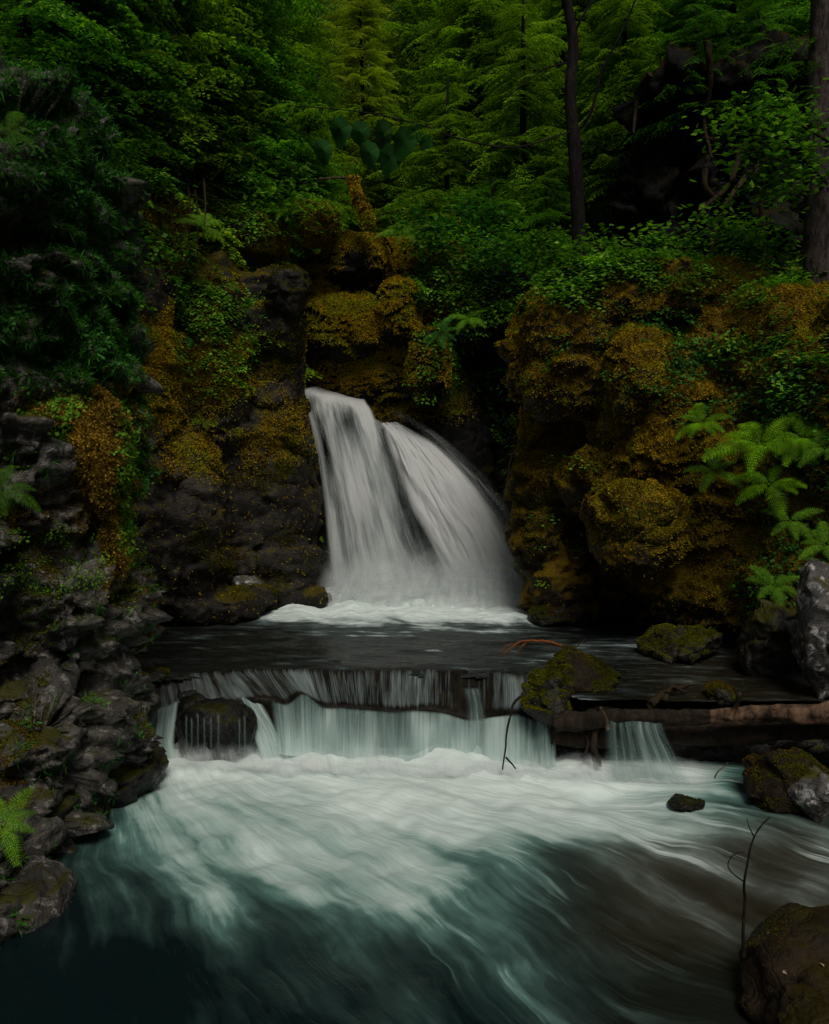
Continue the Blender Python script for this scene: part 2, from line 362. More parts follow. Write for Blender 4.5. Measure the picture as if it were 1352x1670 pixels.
def boulder(name, px, py, Y, rx, ry, rd, mat, label, seed, sub=5, moss=None, amp=0.16, block=0.6, cuts=9, base=None, cat='rock', rotx=0, group=None):
    """a faceted boulder; origin at its base"""
    r = np.random.default_rng(seed); iv, it = ico(sub); v = iv.copy()
    for k in range(cuts):
        n = r.normal(size=3); n /= np.linalg.norm(n); h = r.uniform(0.55, 0.85)
        d = v@n; v = v-np.outer(np.maximum(d-h, 0)*0.85, n)
    k = Y/F; c = P(px, py, Y); s = np.array([rx*k, rd, ry*k]); s = s*1.12
    v = v*s
    m = float(np.mean(s)); v = rough(v, it, amp*m, 0.9/m, seed, block)
    v = v+c
    zb = v[:, 2].min(); cb = np.array([c[0], c[1], zb])
    if moss is None:
        o = nmesh(name, v-cb, it, mat, smooth=True); o.location = cb.tolist(); tag(o, label, cat, group); SURF[o.name] = (v, it); return o, v, it
    o = empty(name, cb, label, cat, group)
    b = nmesh('stone', v-cb, it, mat, o, smooth=True); SURF[o.name] = (v, it)
    return o, v, it

# ------------------------------------------------------------------ scattering
def sample(VT, N, wfn=None, rng=RNG, facing=True, seed=0):
    V, T = VT; a, b, c = V[T[:, 0]], V[T[:, 1]], V[T[:, 2]]
    n = np.cross(b-a, c-a); ar = np.linalg.norm(n, axis=1)/2; nn = n/np.maximum(ar*2, 1e-9)[:, None]; ce = (a+b+c)/3
    w = ar.copy()
    if facing:
        vd = ce-np.array([0, 0, CAMZ]); vd /= np.linalg.norm(vd, axis=1, keepdims=True)
        w = w*((nn*vd).sum(1) < 0.35)
        px, py = proj(ce); w = w*((px > -160) & (px < 1510) & (py > -160) & (py < 1800))
    if wfn is not None: w = w*np.clip(wfn(ce, nn), 0, None)
    if w.sum() <= 0: return np.zeros((0, 3)), np.zeros((0, 3))
    idx = rng.choice(len(T), N, p=w/w.sum()); u = rng.random((N, 2)); fl = u.sum(1) > 1; u[fl] = 1-u[fl]
    p = a[idx]+(b-a)[idx]*u[:, :1]+(c-a)[idx]*u[:, 1:]
    return p, nn[idx]
def frames(N, rng, n, up=0.5, yaw=None, jit=0.25):
    z = n*(1-up)+np.array([0, 0, 1.0])*up+rng.normal(size=n.shape)*jit
    z /= np.linalg.norm(z, axis=1, keepdims=True)
    ang = rng.random(N)*2*np.pi if yaw is None else yaw
    h = np.stack([np.cos(ang), np.sin(ang), np.zeros(N)], 1)
    x = h-z*(h*z).sum(1, keepdims=True); x /= np.linalg.norm(x, axis=1, keepdims=True)+1e-9
    y = np.cross(z, x)
    return np.stack([x, y, z], 2)
def place(proto, Mx, s, T):
    """proto (V,F); Mx (N,3,3) ; s (N,) ; T (N,3)"""
    V, Fq = proto; N = len(T)
    W = np.einsum('nij,kj->nki', Mx, V)*s[:, None, None]+T[:, None, :]
    FF = Fq[None]+(np.arange(N)*len(V))[:, None, None]
    return W.reshape(-1, 3), FF.reshape(-1, Fq.shape[1])
def merge(parts):
    VV = []; FF = []; o = 0
    for v, f in parts:
        if len(v) == 0: continue
        VV.append(v); FF.append(f+o); o += len(v)
    return np.concatenate(VV), np.concatenate(FF)
def leafquad(base, d, w, up, fold=0.15):
    d = np.asarray(d, float); L = np.linalg.norm(d); s = np.cross(d/L, up); s = s/(np.linalg.norm(s)+1e-9); n = np.cross(s, d/L)
    b = np.asarray(base, float)
    return [b, b+d*0.5+s*w-n*fold*w, b+d, b+d*0.5-s*w-n*fold*w]
def proto_from(quads):
    V = np.array(quads).reshape(-1, 3); return V, np.arange(len(V)).reshape(-1, 4)
def tuft(rng, n=4, L=1.0, w=0.35, spread=0.9):
    q = []
    for i in range(n):
        a = rng.random()*6.28; e = rng.uniform(0.2, spread)
        q.append(leafquad((0, 0, -0.15), np.array([math.cos(a)*e, math.sin(a)*e, rng.uniform(0.3, 1.0)])*L*rng.uniform(.6, 1.1), w*L, (0, 0, 1) if e > .3 else (0, 1, 0)))
    return proto_from(q)
def plant(rng, n=14, L=0.16, w=0.055, R_=0.35, H=0.3):
    q = []
    for i in range(n):
        a = rng.random()*6.28; r = R_*math.sqrt(rng.random()); z = H*rng.random()*(1-0.5*r/R_)
        b = np.array([math.cos(a)*r, math.sin(a)*r, z]); aa = a+rng.normal()*0.7
        q.append(leafquad(b, np.array([math.cos(aa), math.sin(aa), rng.uniform(-0.55, 0.25)])*L*rng.uniform(.6, 1.2), w*rng.uniform(.7, 1.2), (0, 0, 1)))
    return proto_from(q)
def frond(rng, L=1.0, pairs=18, droop=0.5, width=0.42, bip=True, arch=0.5):
    """fern frond growing along +x, arching up then drooping"""
    q = []
    def ax(s): return np.array([s*L*0.92, 0, L*(arch*s-droop*s*s*1.3)])
    for i in range(pairs):
        s = 0.12+0.88*(i/pairs); l = width*L*math.sin(math.pi*min(1, (0.18+0.82*(1-s))))**0.8*(0.35+0.65*(1-s)*1.35)*0.75
        l = max(l, 0.04*L); b = ax(s); t = ax(s+0.02)-b; t /= np.linalg.norm(t)
        for sd in (-1, 1):
            d = np.array([0.42, sd, -0.18])+rng.normal(size=3)*0.04; d /= np.linalg.norm(d)
            if bip:
                m = max(3, int(l/(0.035*L)))
                for j in range(m):
                    u = (j+0.4)/m; ll = 0.05*L*(1.15-u); bb = b+d*l*u+np.array([0, 0, -0.12*l*u*u])
                    for s2 in (-1, 1):
                        dd = d*0.5+s2*t*0.9; dd = dd/np.linalg.norm(dd)*ll
                        q.append(leafquad(bb, dd, ll*0.27, (0, 0, 1)))
                q.append(leafquad(b, d*l, 0.006*L, (0, 0, 1)))
            else:
                q.append(leafquad(b, d*l+np.array([0, 0, -0.1*l]), 0.022*L, (0, 0, 1)))
    for i in range(10):
        a_, b_ = ax(i/10), ax((i+1)/10); q.append([a_+[0, .006*L, 0], b_+[0, .004*L, 0], b_-[0, .004*L, 0], a_-[0, .006*L, 0]])
    return proto_from(q)
def fern(rng, n=8, L=0.6, **k):
    ps = []
    for i in range(n):
        fr = frond(rng, L*rng.uniform(.7, 1.1), **k); a = i*6.283/n+rng.normal()*0.25; c, s = math.cos(a), math.sin(a)
        tl = rng.uniform(-.1, .35); ct, st = math.cos(tl), math.sin(tl)
        Rm = np.array([[c, -s, 0], [s, c, 0], [0, 0, 1]])@np.array([[ct, 0, -st], [0, 1, 0], [st, 0, ct]])
        ps.append((fr[0]@Rm.T, fr[1]))
    return merge(ps)
def bough(rng, L=2.0, droop=0.35, dens=1.0, cl=0.075):
    curl = rng.uniform(-.5, .5)
    """flat hemlock spray along +x: side twigs carrying short needle clumps"""
    q = []
    def ax(s, ph=0): return np.array([s*L, 0.06*L*math.sin(2.2*s+ph)+.25*curl*L*s*s, L*(0.14*s-droop*s*s+.02*math.sin(9*s+ph))])
    ph = rng.random()*6; n = int(L/0.075*dens)
    for i in range(n):
        s = 0.10+0.90*i/n; b = ax(s, ph); fw = ax(s+0.02, ph)-b; fw /= np.linalg.norm(fw)
        sd = 1 if i % 2 else -1
        for rep in range(2):
            sd = -sd
            if rng.random() < .18: continue
            l = L*0.42*(1-s)**0.75*rng.uniform(0.3, 1.2)+0.07
            ang = R(rng.uniform(42, 70)); d = fw*math.cos(ang)+np.array([0, sd, 0])*math.sin(ang); d[2] -= rng.uniform(0.0, 0.28); d /= np.linalg.norm(d)
            m = max(2, int(l/0.05))
            for j in range(m):
                u = (j+0.3)/m; bb = b+d*l*u; bb[2] -= 0.22*l*u*u
                for s2 in ((-1, 1) if rng.random() < 0.8 else (rng.choice([-1, 1]),)):
                    e = np.cross(d, [0, 0, 1])*s2*0.75+d*0.7+np.array([0, 0, rng.uniform(-0.45, 0.12)]); e = e/np.linalg.norm(e)*cl*rng.uniform(.7, 1.35)*(1.1-0.5*u)
                    upv = np.array([rng.normal()*0.35, rng.normal()*0.35, 1.0])
                    q.append(leafquad(bb, e, cl*0.27, upv))
    return proto_from(q)
def tube(pts, rad, seg=8, cap=True):
    pts = np.asarray(pts, float); n = len(pts); rad = np.broadcast_to(np.asarray(rad, float), (n,))
    V = []; t0 = None; ref = np.array([0.13, 0.31, 0.94])
    for i in range(n):
        t = pts[min(i+1, n-1)]-pts[max(i-1, 0)]; t = t/(np.linalg.norm(t)+1e-9)
        r = ref if abs(t@ref) < 0.92 else np.array([1.0, 0, 0])
        x = np.cross(t, r); x /= np.linalg.norm(x); y = np.cross(t, x)
        a = np.arange(seg)/seg*2*np.pi
        V.append(pts[i]+rad[i]*(np.cos(a)[:, None]*x+np.sin(a)[:, None]*y))
    V = np.concatenate(V); Fq = []
    for i in range(n-1):
        for k in range(seg):
            Fq.append([i*seg+k, i*seg+(k+1) % seg, (i+1)*seg+(k+1) % seg, (i+1)*seg+k])
    if cap:
        for i in (0, n-1):
            V = np.vstack([V, pts[i][None]]); c = len(V)-1
            for k in range(0, seg, 2): Fq.append([c, i*seg+k, i*seg+(k+1) % seg, i*seg+(k+2) % seg])
    return V, np.array(Fq)
def bez(pts, n=24):
    """Catmull-Rom through points"""
    p = np.asarray(pts, float); p = np.vstack([2*p[0]-p[1], p, 2*p[-1]-p[-2]]); out = []
    m = len(p)-3
    for t in np.linspace(0, m-1e-6, n):
        i = int(t); u = t-i; a, b, c, d = p[i], p[i+1], p[i+2], p[i+3]
        out.append(0.5*((2*b)+(-a+c)*u+(2*a-5*b+4*c-d)*u*u+(-a+3*b-3*c+d)*u**3))
    return np.array(out)
def in_box(x0, y0, x1, y1, soft=25):
    def f(c):
        px, py = proj(c); return sstep(x0-soft, x0+soft, px)*(1-sstep(x1-soft, x1+soft, px))*sstep(y0-soft, y0+soft, py)*(1-sstep(y1-soft, y1+soft, py))
    return f
def stuff(name, parts, mat, label, cat, parent=None):
    v, f = merge(parts); o = nmesh(name, v, f, mat, parent)
    if parent is None: tag(o, label, cat, kind='stuff')
    return o

# =================================================================== TERRAIN
def gridmesh(xs, ys):
    X, Y = np.meshgrid(xs, ys); nx, ny = len(xs), len(ys)
    i = np.arange((ny-1)*(nx-1)); r, c = i//(nx-1), i % (nx-1); a = r*nx+c
    return X.ravel(), Y.ravel(), np.stack([a, a+1, a+nx+1, a+nx], 1)
# stream bed and ground sheet far out
def hill_z(X, Y, carve=True):
    ax = -1.0-(Y-18)*0.055
    up = np.maximum(Y-19.5, 0)
    s0 = 2.4*np.exp(-((X-1.6)/1.5)**2) if carve else 0.0
    base = -2.2+sstep(17.8+s0, 20.5+s0, Y)*6.4+up*0.30+np.maximum(Y-42, 0)*0.9
    d = X-ax
    L = sstep(0.8, 7, -d)*4.0+np.maximum(-d-3, 0)*0.95
    Rr = sstep(1.5, 8, d)*2.2+np.maximum(d-4.5, 0)*0.85
    k = sstep(12, 20, Y)
    side = (sstep(4.6, 8.5, np.abs(X))*6.0+np.maximum(np.abs(X)-8, 0)*0.9)
    z = base+(L+Rr)*k+side*(1-k)
    return z
xs = np.concatenate([np.linspace(-70, -16, 28), np.linspace(-15.5, 15.5, 150), np.linspace(16, 70, 28)]); ys = np.concatenate([np.linspace(-40, 0, 16), np.linspace(0.5, 40, 200), np.linspace(41, 90, 40)])
X, Y, Fq = gridmesh(xs, ys); Z = hill_z(X, Y)
Z = Z+fbm(np.stack([X, Y, Z*0], 1)*0.35, 5, 3)*0.9*sstep(16, 21, Y)+0.2*fbm(np.stack([X, Y, Z*0], 1)*1.4, 3, 8)
HV = np.stack([X, Y, Z], 1)
g = nmesh('hillside_ground', HV, Fq, M['soil'], smooth=True); tag(g, kind='structure')
HT = np.concatenate([Fq[:, [0, 1, 2]], Fq[:, [0, 2, 3]]])
SURF['hill'] = (HV, HT)

CLIFF_R = mass('right_cliff', [
    (1170, 760, 17.3, 320, 310, 2.4), (1120, 550, 16.2, 250, 85, 2.2), (925, 565, 14.9, 88, 112, 1.1), (1000, 560, 14.9, 60, 100, 1.0), (1095, 700, 13.9, 55, 120, .9), (1015, 700, 14.7, 45, 60, .8), (1000, 780, 14.6, 60, 50, .8), (1060, 510, 15.4, 190, 72, 1.8),
    (1255, 590, 14.6, 170, 110, 1.8), (1040, 610, 13.9, 46, 72, 0.8), (890, 845, 15.9, 52, 110, 0.9), (915, 950, 15.8, 58, 70, 0.9),
    (965, 800, 15.3, 72, 60, 0.9), (1065, 748, 13.9, 46, 58, 0.7), (1042, 862, 13.4, 74, 68, 0.9), (1110, 940, 14.2, 95, 60, 0.9),
    (1195, 790, 13.9, 110, 190, 1.1), (1290, 760, 13.4, 100, 210, 1.3), (1200, 970, 13.7, 100, 60, 0.9), (1300, 960, 12.6, 80, 120, 0.9),
    (980, 900, 17.2, 120, 130, 1.2), (1400, 800, 12.5, 110, 330, 1.6), (1130, 680, 14.0, 62, 80, 0.8), (1120, 600, 14.4, 60, 60, .8)],
    0.055, M['rock_right'], 0.24, 1.0, 5, 0.45)
tag(CLIFF_R, kind='structure')
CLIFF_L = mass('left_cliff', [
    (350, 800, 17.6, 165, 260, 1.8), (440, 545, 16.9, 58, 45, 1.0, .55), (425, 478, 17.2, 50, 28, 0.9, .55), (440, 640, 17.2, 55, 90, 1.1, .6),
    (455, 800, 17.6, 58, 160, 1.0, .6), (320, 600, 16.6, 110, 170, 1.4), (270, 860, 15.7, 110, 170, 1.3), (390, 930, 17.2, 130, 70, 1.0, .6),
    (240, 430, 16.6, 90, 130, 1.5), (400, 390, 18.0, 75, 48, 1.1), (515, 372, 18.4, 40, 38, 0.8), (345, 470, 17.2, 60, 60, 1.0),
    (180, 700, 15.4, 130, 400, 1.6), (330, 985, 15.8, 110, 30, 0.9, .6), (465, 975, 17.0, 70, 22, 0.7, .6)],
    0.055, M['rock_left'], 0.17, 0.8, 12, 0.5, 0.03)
tag(CLIFF_L, kind='structure')
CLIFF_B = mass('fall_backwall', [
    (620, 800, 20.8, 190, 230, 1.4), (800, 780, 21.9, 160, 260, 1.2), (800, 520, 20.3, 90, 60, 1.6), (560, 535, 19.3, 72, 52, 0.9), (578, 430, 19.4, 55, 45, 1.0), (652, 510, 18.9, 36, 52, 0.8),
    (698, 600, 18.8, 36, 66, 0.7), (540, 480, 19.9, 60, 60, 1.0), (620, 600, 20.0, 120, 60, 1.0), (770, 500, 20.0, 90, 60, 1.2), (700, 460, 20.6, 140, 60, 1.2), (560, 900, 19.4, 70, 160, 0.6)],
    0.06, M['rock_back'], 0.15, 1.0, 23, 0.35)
tag(CLIFF_B, kind='structure')
CLIFF_F = mass('near_left_cliff', [
    (20, 460, 9.9, 160, 300, 1.5), (70, 330, 9.9, 75, 120, 1.2), (60, 760, 9.7, 125, 190, 1.2), (150, 470, 10.0, 42, 130, 0.8),
    (130, 620, 9.6, 66, 70, 0.7), (110, 1010, 9.6, 115, 125, 1.0, .6), (60, 1190, 9.0, 140, 110, 1.2, .6), (165, 1100, 9.9, 50, 120, 0.8, .6), (0, 1350, 8.2, 120, 110, 1.0, .6),
    (-120, 900, 9.0, 160, 700, 2.0), (-60, 1500, 7.0, 120, 160, 1.0)],
    0.04, M['rock_front'], 0.17, 1.25, 31, 1.4, 0.10)
tag(CLIFF_F, kind='structure')

t = NT('golden_moss_mat'); p = t.pos(); c = t.mix(t.ramp(t.noise(p, 14, 5, .7), [(.35, 0.0), (.65, 1.0)]), (.03, .017, .002), (.15, .085, .014)); M['moss_base'] = t.fin(t.bsdf(c, .95, .05, t.bump(t.noise(p, 40, 4, .7), .8, .03)).outputs[0])
MM = mass('moss_mound', [(105, 668, 9.25, 88, 46, .5, .95), (182, 755, 9.15, 22, 105, 0.35, .95), (158, 725, 9.15, 32, 85, 0.35, .95), (192, 880, 9.3, 16, 60, .3, .95), (45, 745, 9.05, 38, 88, 0.35, .95), (20, 830, 8.9, 26, 50, .3, .95)], 0.03, M['moss_base'], 0.16, 2.0, 37, 0.15)
tag(MM, 'shaggy golden moss hanging in thick ridges from the near left cliff', 'moss', kind='stuff')
HOL = mass('hollow_shade_rock', [(1190, 330, 19.6, 180, 170, .7), (1150, 340, 18.6, 22, 130, .5), (1215, 330, 18.4, 20, 120, .4), (1100, 400, 18.8, 30, 60, .4), (1265, 380, 18.2, 40, 80, .5), (1190, 150, 18.8, 150, 30, 1.0)], 0.07, M['rock_back'], 0.3, .8, 51)  # blackened slab and ribs stand in for the deep shade of a hollow
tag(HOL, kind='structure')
# =================================================================== WATER
ZL, ZU = -0.8, 0.0
def table(px, py, cols, rows, T):
    T = np.array(T, float); u = np.interp(px, cols, np.arange(len(cols))); v = np.interp(py, rows, np.arange(len(rows)))
    i = np.clip(u.astype(int), 0, len(cols)-2); j = np.clip(v.astype(int), 0, len(rows)-2); a = u-i; b = v-j
    a = a*a*(3-2*a); b = b*b*(3-2*b)
    return (T[j, i]*(1-a)+T[j, i+1]*a)*(1-b)+(T[j+1, i]*(1-a)+T[j+1, i+1]*a)*b
def flow_uv(X, Y, x0, y0):
    dx, dy = X-x0, Y-y0; r = np.hypot(dx, dy); th = np.arctan2(dx, -dy)
    return np.stack([th*4.2, r], 1)
xs = np.arange(-7, 8, 0.045); ys = np.arange(1.5, 11.9, 0.045)
X, Y, Fq = gridmesh(xs, ys); base = np.stack([X, Y, np.full_like(X, ZL)], 1); px, py = proj(base)
cols = [100, 220, 350, 500, 650, 800, 950, 1100, 1250, 1400]
rows = [1200, 1250, 1300, 1350, 1400, 1450, 1500, 1560, 1620, 1700]
FT = [[.5, 1., 1., 1., 1., 1., 1., .9, .2, .0],
      [.3, .9, 1., 1., 1.0, 1., 1., .95, .25, .0],
      [.0, .72, .86, .84, .95, .98, .95, .80, .40, .05],
      [.0, .58, .76, .78, .86, .85, .76, .66, .42, .30],
      [.15, .58, .70, .74, .76, .56, .42, .38, .30, .42],
      [.05, .44, .58, .66, .70, .54, .26, .22, .30, .40],
      [-.1, .24, .32, .42, .54, .48, .18, .10, .12, .24],
      [-.2, -.1, .04, .16, .30, .32, .22, .08, .0, .04],
      [-.2, -.08, .06, .10, .17, .20, .16, .08, -.02, -.08],
      [-.2, .0, .10, .08, .11, .13, .12, .06, -.04, -.08]]
foam = table(px, py, cols, rows, FT)
bed = sstep(800, 1100, px)*sstep(1280, 1400, py)*(1-.6*sstep(1500, 1620, py))
flow = flow_uv(X, Y, -5.0, 13.2); flow[:, 0] *= 1.5; flow[:, 0] += 0.45*fbm(np.stack([X*.35, Y*.35, X*0], 1), 2, 3)
hn = fbm(np.stack([flow[:, 0]*1.2, flow[:, 1]*1.0, X*0], 1), 4, 5)
Zw = ZL+hn*(0.035+0.10*foam)+0.035*foam*fbm(np.stack([X*2.6, Y*2.6, X*0], 1), 4, 77)+0.05*np.exp(-((py-1245)/40.0)**2)*sstep(200, 330, px)*(1-sstep(1000, 1150, px))*(1+0.8*fbm(np.stack([X*3, Y*3, X*0], 1), 3, 9))
o = nmesh('lower_pool_water', np.stack([X, Y, Zw], 1), Fq, M['pool_low'], smooth=True, uv=flow, attrs={'foam': foam, 'bed': bed}); tag(o, kind='structure')

xs = np.arange(-6.5, 7, 0.05); ys = np.arange(10.0, 19.6, 0.05)
X, Y, Fq = gridmesh(xs, ys); base = np.stack([X, Y, X*0], 1); px, py = proj(base)
cols = [200, 350, 450, 520, 600, 700, 800, 860, 900, 1000, 1100, 1300]
rows = [900, 950, 988, 1010, 1026, 1046, 1080, 1110, 1160]
FT = [[0, .3, .9, 1., 1., 1., 1., 1., .6, 0, 0, 0],
      [0, .1, .5, 1., 1., 1., 1., 1., .5, 0, 0, 0],
      [0, .15, 1.05, 1.1, 1.1, 1.1, 1.1, 1.1, .6, 0, 0, 0],
      [.05, .2, .8, 1.0, 1.05, 1.05, 1.0, .95, .5, 0, 0, 0],
      [.08, .15, .25, .38, .55, .52, .46, .38, .25, .1, .2, 0.1],
      [.12, .16, .18, .18, .22, .22, .22, .22, .32, .45, .50, .1],
      [.12, .14, .16, .16, .16, .18, .24, .30, .32, .25, .15, .1],
      [.1, .16, .22, .24, .2, .18, .2, .25, .3, .16, .08, .08],
      [.1, .2, .3, .3, .3, .3, .3, .3, .3, .2, .1, .1]]
foam = table(px, py, cols, rows, FT); foam = np.where(foam < .5, foam-.14*(1-foam*2), foam)
flow = np.stack([Y*1.7+0.25*X, X*2.2], 1)
Zw = 0.022*fbm(np.stack([X*1.8, Y*3.6, X*0], 1), 4, 15)+0.10*sstep(0.4, 1, foam)*(1.0+1.2*fbm(np.stack([X*1.8, Y*2.2, X*0], 1), 4, 19))
# the sill line where the pool ends: everything nearer than it drops away with the ledge
lip = np.interp(X, [-6, -3.6, -2.3, -1.4, -.4, .5, 1.36, 1.7, 1.9, 6], [10.6, 11.1, 11.6, 11.6, 11.55, 11.5, 11.3, 10.9, 10.1, 10.0])
lipz = sstep(0, 0.45, lip-Y)
Zw = Zw-.01-.07*sstep(-.30, .05, lip-Y)*(X < 1.8)
keep = (Y[Fq].mean(1) > (lip+0.05)[Fq].mean(1))
o = nmesh('upper_pool_water', np.stack([X, Y, Zw], 1), Fq[keep], M['pool_up'], smooth=True, uv=flow, attrs={'foam': foam, 'bed': sstep(1000, 1150, px)*0.6}); tag(o, kind='structure')

def sheet(name, L, Rr, mat, nu=60, nv=90, densf=None, bulge=0.0, ripple=0.03, edge=0.12, top=0.0, bot=0.0, seed=0, parent=None, us=1.0, label=None):
    Lc = bez([P(*a) for a in L], nv); Rc = bez([P(*a) for a in Rr], nv)
    u = np.linspace(0, 1, nu); V = Lc[:, None, :]*(1-u)[None, :, None]+Rc[:, None, :]*u[None, :, None]
    s = np.linspace(0, 1, nv)
    V[..., 1] -= bulge*np.sin(np.pi*u)[None, :]*sstep(0, .3, s)[:, None]
    wid = np.linalg.norm(Rc-Lc, axis=1).mean(); ln = np.linalg.norm(np.diff(Lc, axis=0), axis=1).sum()
    U, S = np.meshgrid(u, s)
    q = np.stack([U*wid*5, S*ln*0.7, U*0+seed], 2)
    V[..., 1] -= ripple*2*fbm(q, 4, seed)
    V[..., 0] += ripple*0.6*fbm(q+7, 3, seed+2)
    en = 0.5+0.5*fbm(np.stack([U*3, S*3.0, U*0+3+seed], 2), 3, seed+5)
    ed = sstep(0, edge, U-edge*0.5*en)*sstep(0, edge, 1-U-edge*0.5*en)
    if top: ed = ed*sstep(0, top, S)
    if bot: ed = ed*sstep(0, bot, 1-S)
    de = np.full_like(U, 0.5) if densf is None else densf(U, S)
    i = np.arange((nv-1)*(nu-1)); r, c = i//(nu-1), i % (nu-1); a = r*nu+c
    o = nmesh(name, V.reshape(-1, 3), np.stack([a, a+1, a+nu+1, a+nu], 1), mat, parent, smooth=True,
              uv=np.stack([U.ravel()*wid*us*0.5, S.ravel()*ln], 1), attrs={'dens': de, 'edge': ed})
    return o
G = lambda U, S, u, s, a, b: np.exp(-((U-u)/a)**2-((S-s)/b)**2)
FALL = empty('waterfall', P(690, 960, 17.6), None, None); tag(FALL, kind='structure')
fl = [(560, 628, 19.9), (498, 632, 19.2), (494, 652, 18.7), (505, 700, 18.35), (519, 780, 18.1), (527, 860, 17.9), (536, 965, 17.7)]
fr = [(590, 634, 19.9), (600, 655, 19.2), (612, 675, 18.7), (625, 720, 18.3), (646, 790, 18.1), (672, 860, 17.9), (706, 955, 17.7)]
rl = [(615, 690, 19.2), (618, 705, 18.7), (630, 755, 18.3), (652, 820, 18.05), (682, 880, 17.8), (715, 955, 17.5)]
rr = [(655, 688, 19.4), (705, 716, 18.9), (765, 768, 18.5), (815, 825, 18.1), (850, 885, 17.8), (882, 968, 17.4)]
def unparent_loc(o): o.location = (-FALL.location.x, -FALL.location.y, -FALL.location.z)
for j, (nm, a, b, kw) in enumerate([
    ('left_curtain', fl, fr, dict(densf=lambda U, S: 0.70-0.50*G(U, S, 0.62, 0.45, 0.22, 0.13)-0.45*G(U, S, 0.16, 0.5, 0.08, 0.25)+0.3*(1-sstep(0.1, 0.35, S))-0.28*G(U, S, 0.9, 0.8, 0.17, 0.22)-0.15*sstep(.5, .9, S), bulge=0.12, edge=0.06)),
    ('right_curtain', rl, rr, dict(densf=lambda U, S: 0.94-0.16*G(U, S, 0.5, 0.6, 0.25, 0.25)-.12*G(U, S, .85, .5, .1, .4), bulge=0.14, edge=0.16, ripple=0.09)),
    ('back_curtain', [(520, 640, 19.5), (530, 720, 18.9), (545, 850, 18.6), (560, 960, 18.4)], [(640, 690, 19.5), (680, 770, 18.9), (700, 850, 18.6), (740, 960, 18.4)], dict(densf=lambda U, S: 0.36+0*U, edge=0.15))]):
    o = sheet(nm, a, b, M['fall'], 90, 110, parent=FALL, seed=j*13+3, **kw); unparent_loc(o)
o = sheet('edge_spray', [(618, 672, 19.6), (655, 690, 19.0), (720, 750, 18.5), (775, 825, 18.1), (810, 885, 17.8), (830, 965, 17.4)], [(640, 655, 19.6), (680, 678, 19.1), (760, 735, 18.6), (830, 812, 18.2), (870, 885, 17.9), (905, 970, 17.5)], M['fall'], 60, 90, densf=lambda U, S: .36+0*U, edge=.5, ripple=.10, top=.3, parent=FALL, seed=91); unparent_loc(o)
for j in range(3):
    o = sheet('spray', [(510-j*6, 850+j*22, 17.5-j*.15), (500-j*6, 905+j*18, 17.35-j*.15), (488-j*6, 965+j*8, 17.1-j*.15)], [(862, 850+j*22, 17.1-j*.15), (872, 905+j*18, 17.0-j*.15), (885, 965+j*8, 16.8-j*.15)], M['mist'], 60, 30, densf=lambda U, S: .46+.3*S, ripple=.12, edge=.16, top=.9, bot=.2, parent=FALL, seed=131+j*5); unparent_loc(o)
# splash mounds at the foot
for j in range(4):
    o = sheet('splash', [(524-j*8, 905+j*16, 17.6-j*.22), (505-j*12, 960+j*12, 17.3-j*.22), (480-j*20, 995+j*6, 16.9-j*.22)], [(866, 890+j*18, 17.2-j*.2), (872, 955+j*12, 16.9-j*.2), (878, 992+j*6, 16.6-j*.2)], M['mist'], 90, 30,
              densf=lambda U, S: 0.70+0.45*S, ripple=0.16, edge=0.12, top=0.55, bot=0.3, parent=FALL, seed=60+j*7); unparent_loc(o)

CASC = empty('cascade', onplane(620, 1230, ZL), None, None); tag(CASC, kind='structure')
def up2(o): o.location = (-CASC.location.x, -CASC.location.y, -CASC.location.z)
# ledge rock under the cascade
LEDGE = mass('stream_ledge', [(450, 1160, 12.3, 150, 42, .8, .5), (680, 1165, 12.2, 180, 44, .8, .5), (860, 1172, 11.9, 90, 44, .7, .5), (300, 1210, 11.5, 110, 55, 0.5, .5), (480, 1195, 11.75, 150, 60, 0.55, .5), (700, 1200, 11.65, 190, 60, 0.6, .5), (880, 1215, 11.2, 110, 50, 0.6, .5), (1050, 1235, 10.9, 180, 55, 0.5, .5), (1250, 1225, 10.9, 150, 60, 0.6, .5)],
             0.04, M['rock_wet'], 0.07, 2.0, 44)
tag(LEDGE, kind='structure')
# sliding film over the sill, then the free fall
lipP = [(395, 1102, 11.66), (500, 1102, 11.66), (620, 1103, 11.62), (740, 1104, 11.58), (850, 1109, 11.4), (900, 1125, 11.0)]
brkP = [(440, 1140, 10.98), (520, 1146, 10.95), (620, 1158, 10.9), (740, 1166, 10.85), (850, 1170, 10.6), (905, 1176, 10.35)]
basP = [(450, 1225, 10.72), (520, 1232, 10.7), (620, 1236, 10.62), (740, 1244, 10.5), (850, 1256, 10.3), (912, 1262, 10.1)]
_bp = bez([np.array(b) for b in brkP], 15); _r = np.random.default_rng(6)
brkP = [tuple(_bp[0])]+[(p[0], p[1]+_r.normal()*5, p[2]+_r.normal()*.05) for p in _bp[1:-1]]+[tuple(_bp[-1])]
_bp = bez([np.array(b) for b in basP], 15); basP = [tuple(p) for p in _bp]
_bp = bez([np.array(b) for b in lipP], 15); lipP = [(p[0], p[1]+_r.normal()*1.2, p[2]+_r.normal()*.06) for p in _bp]
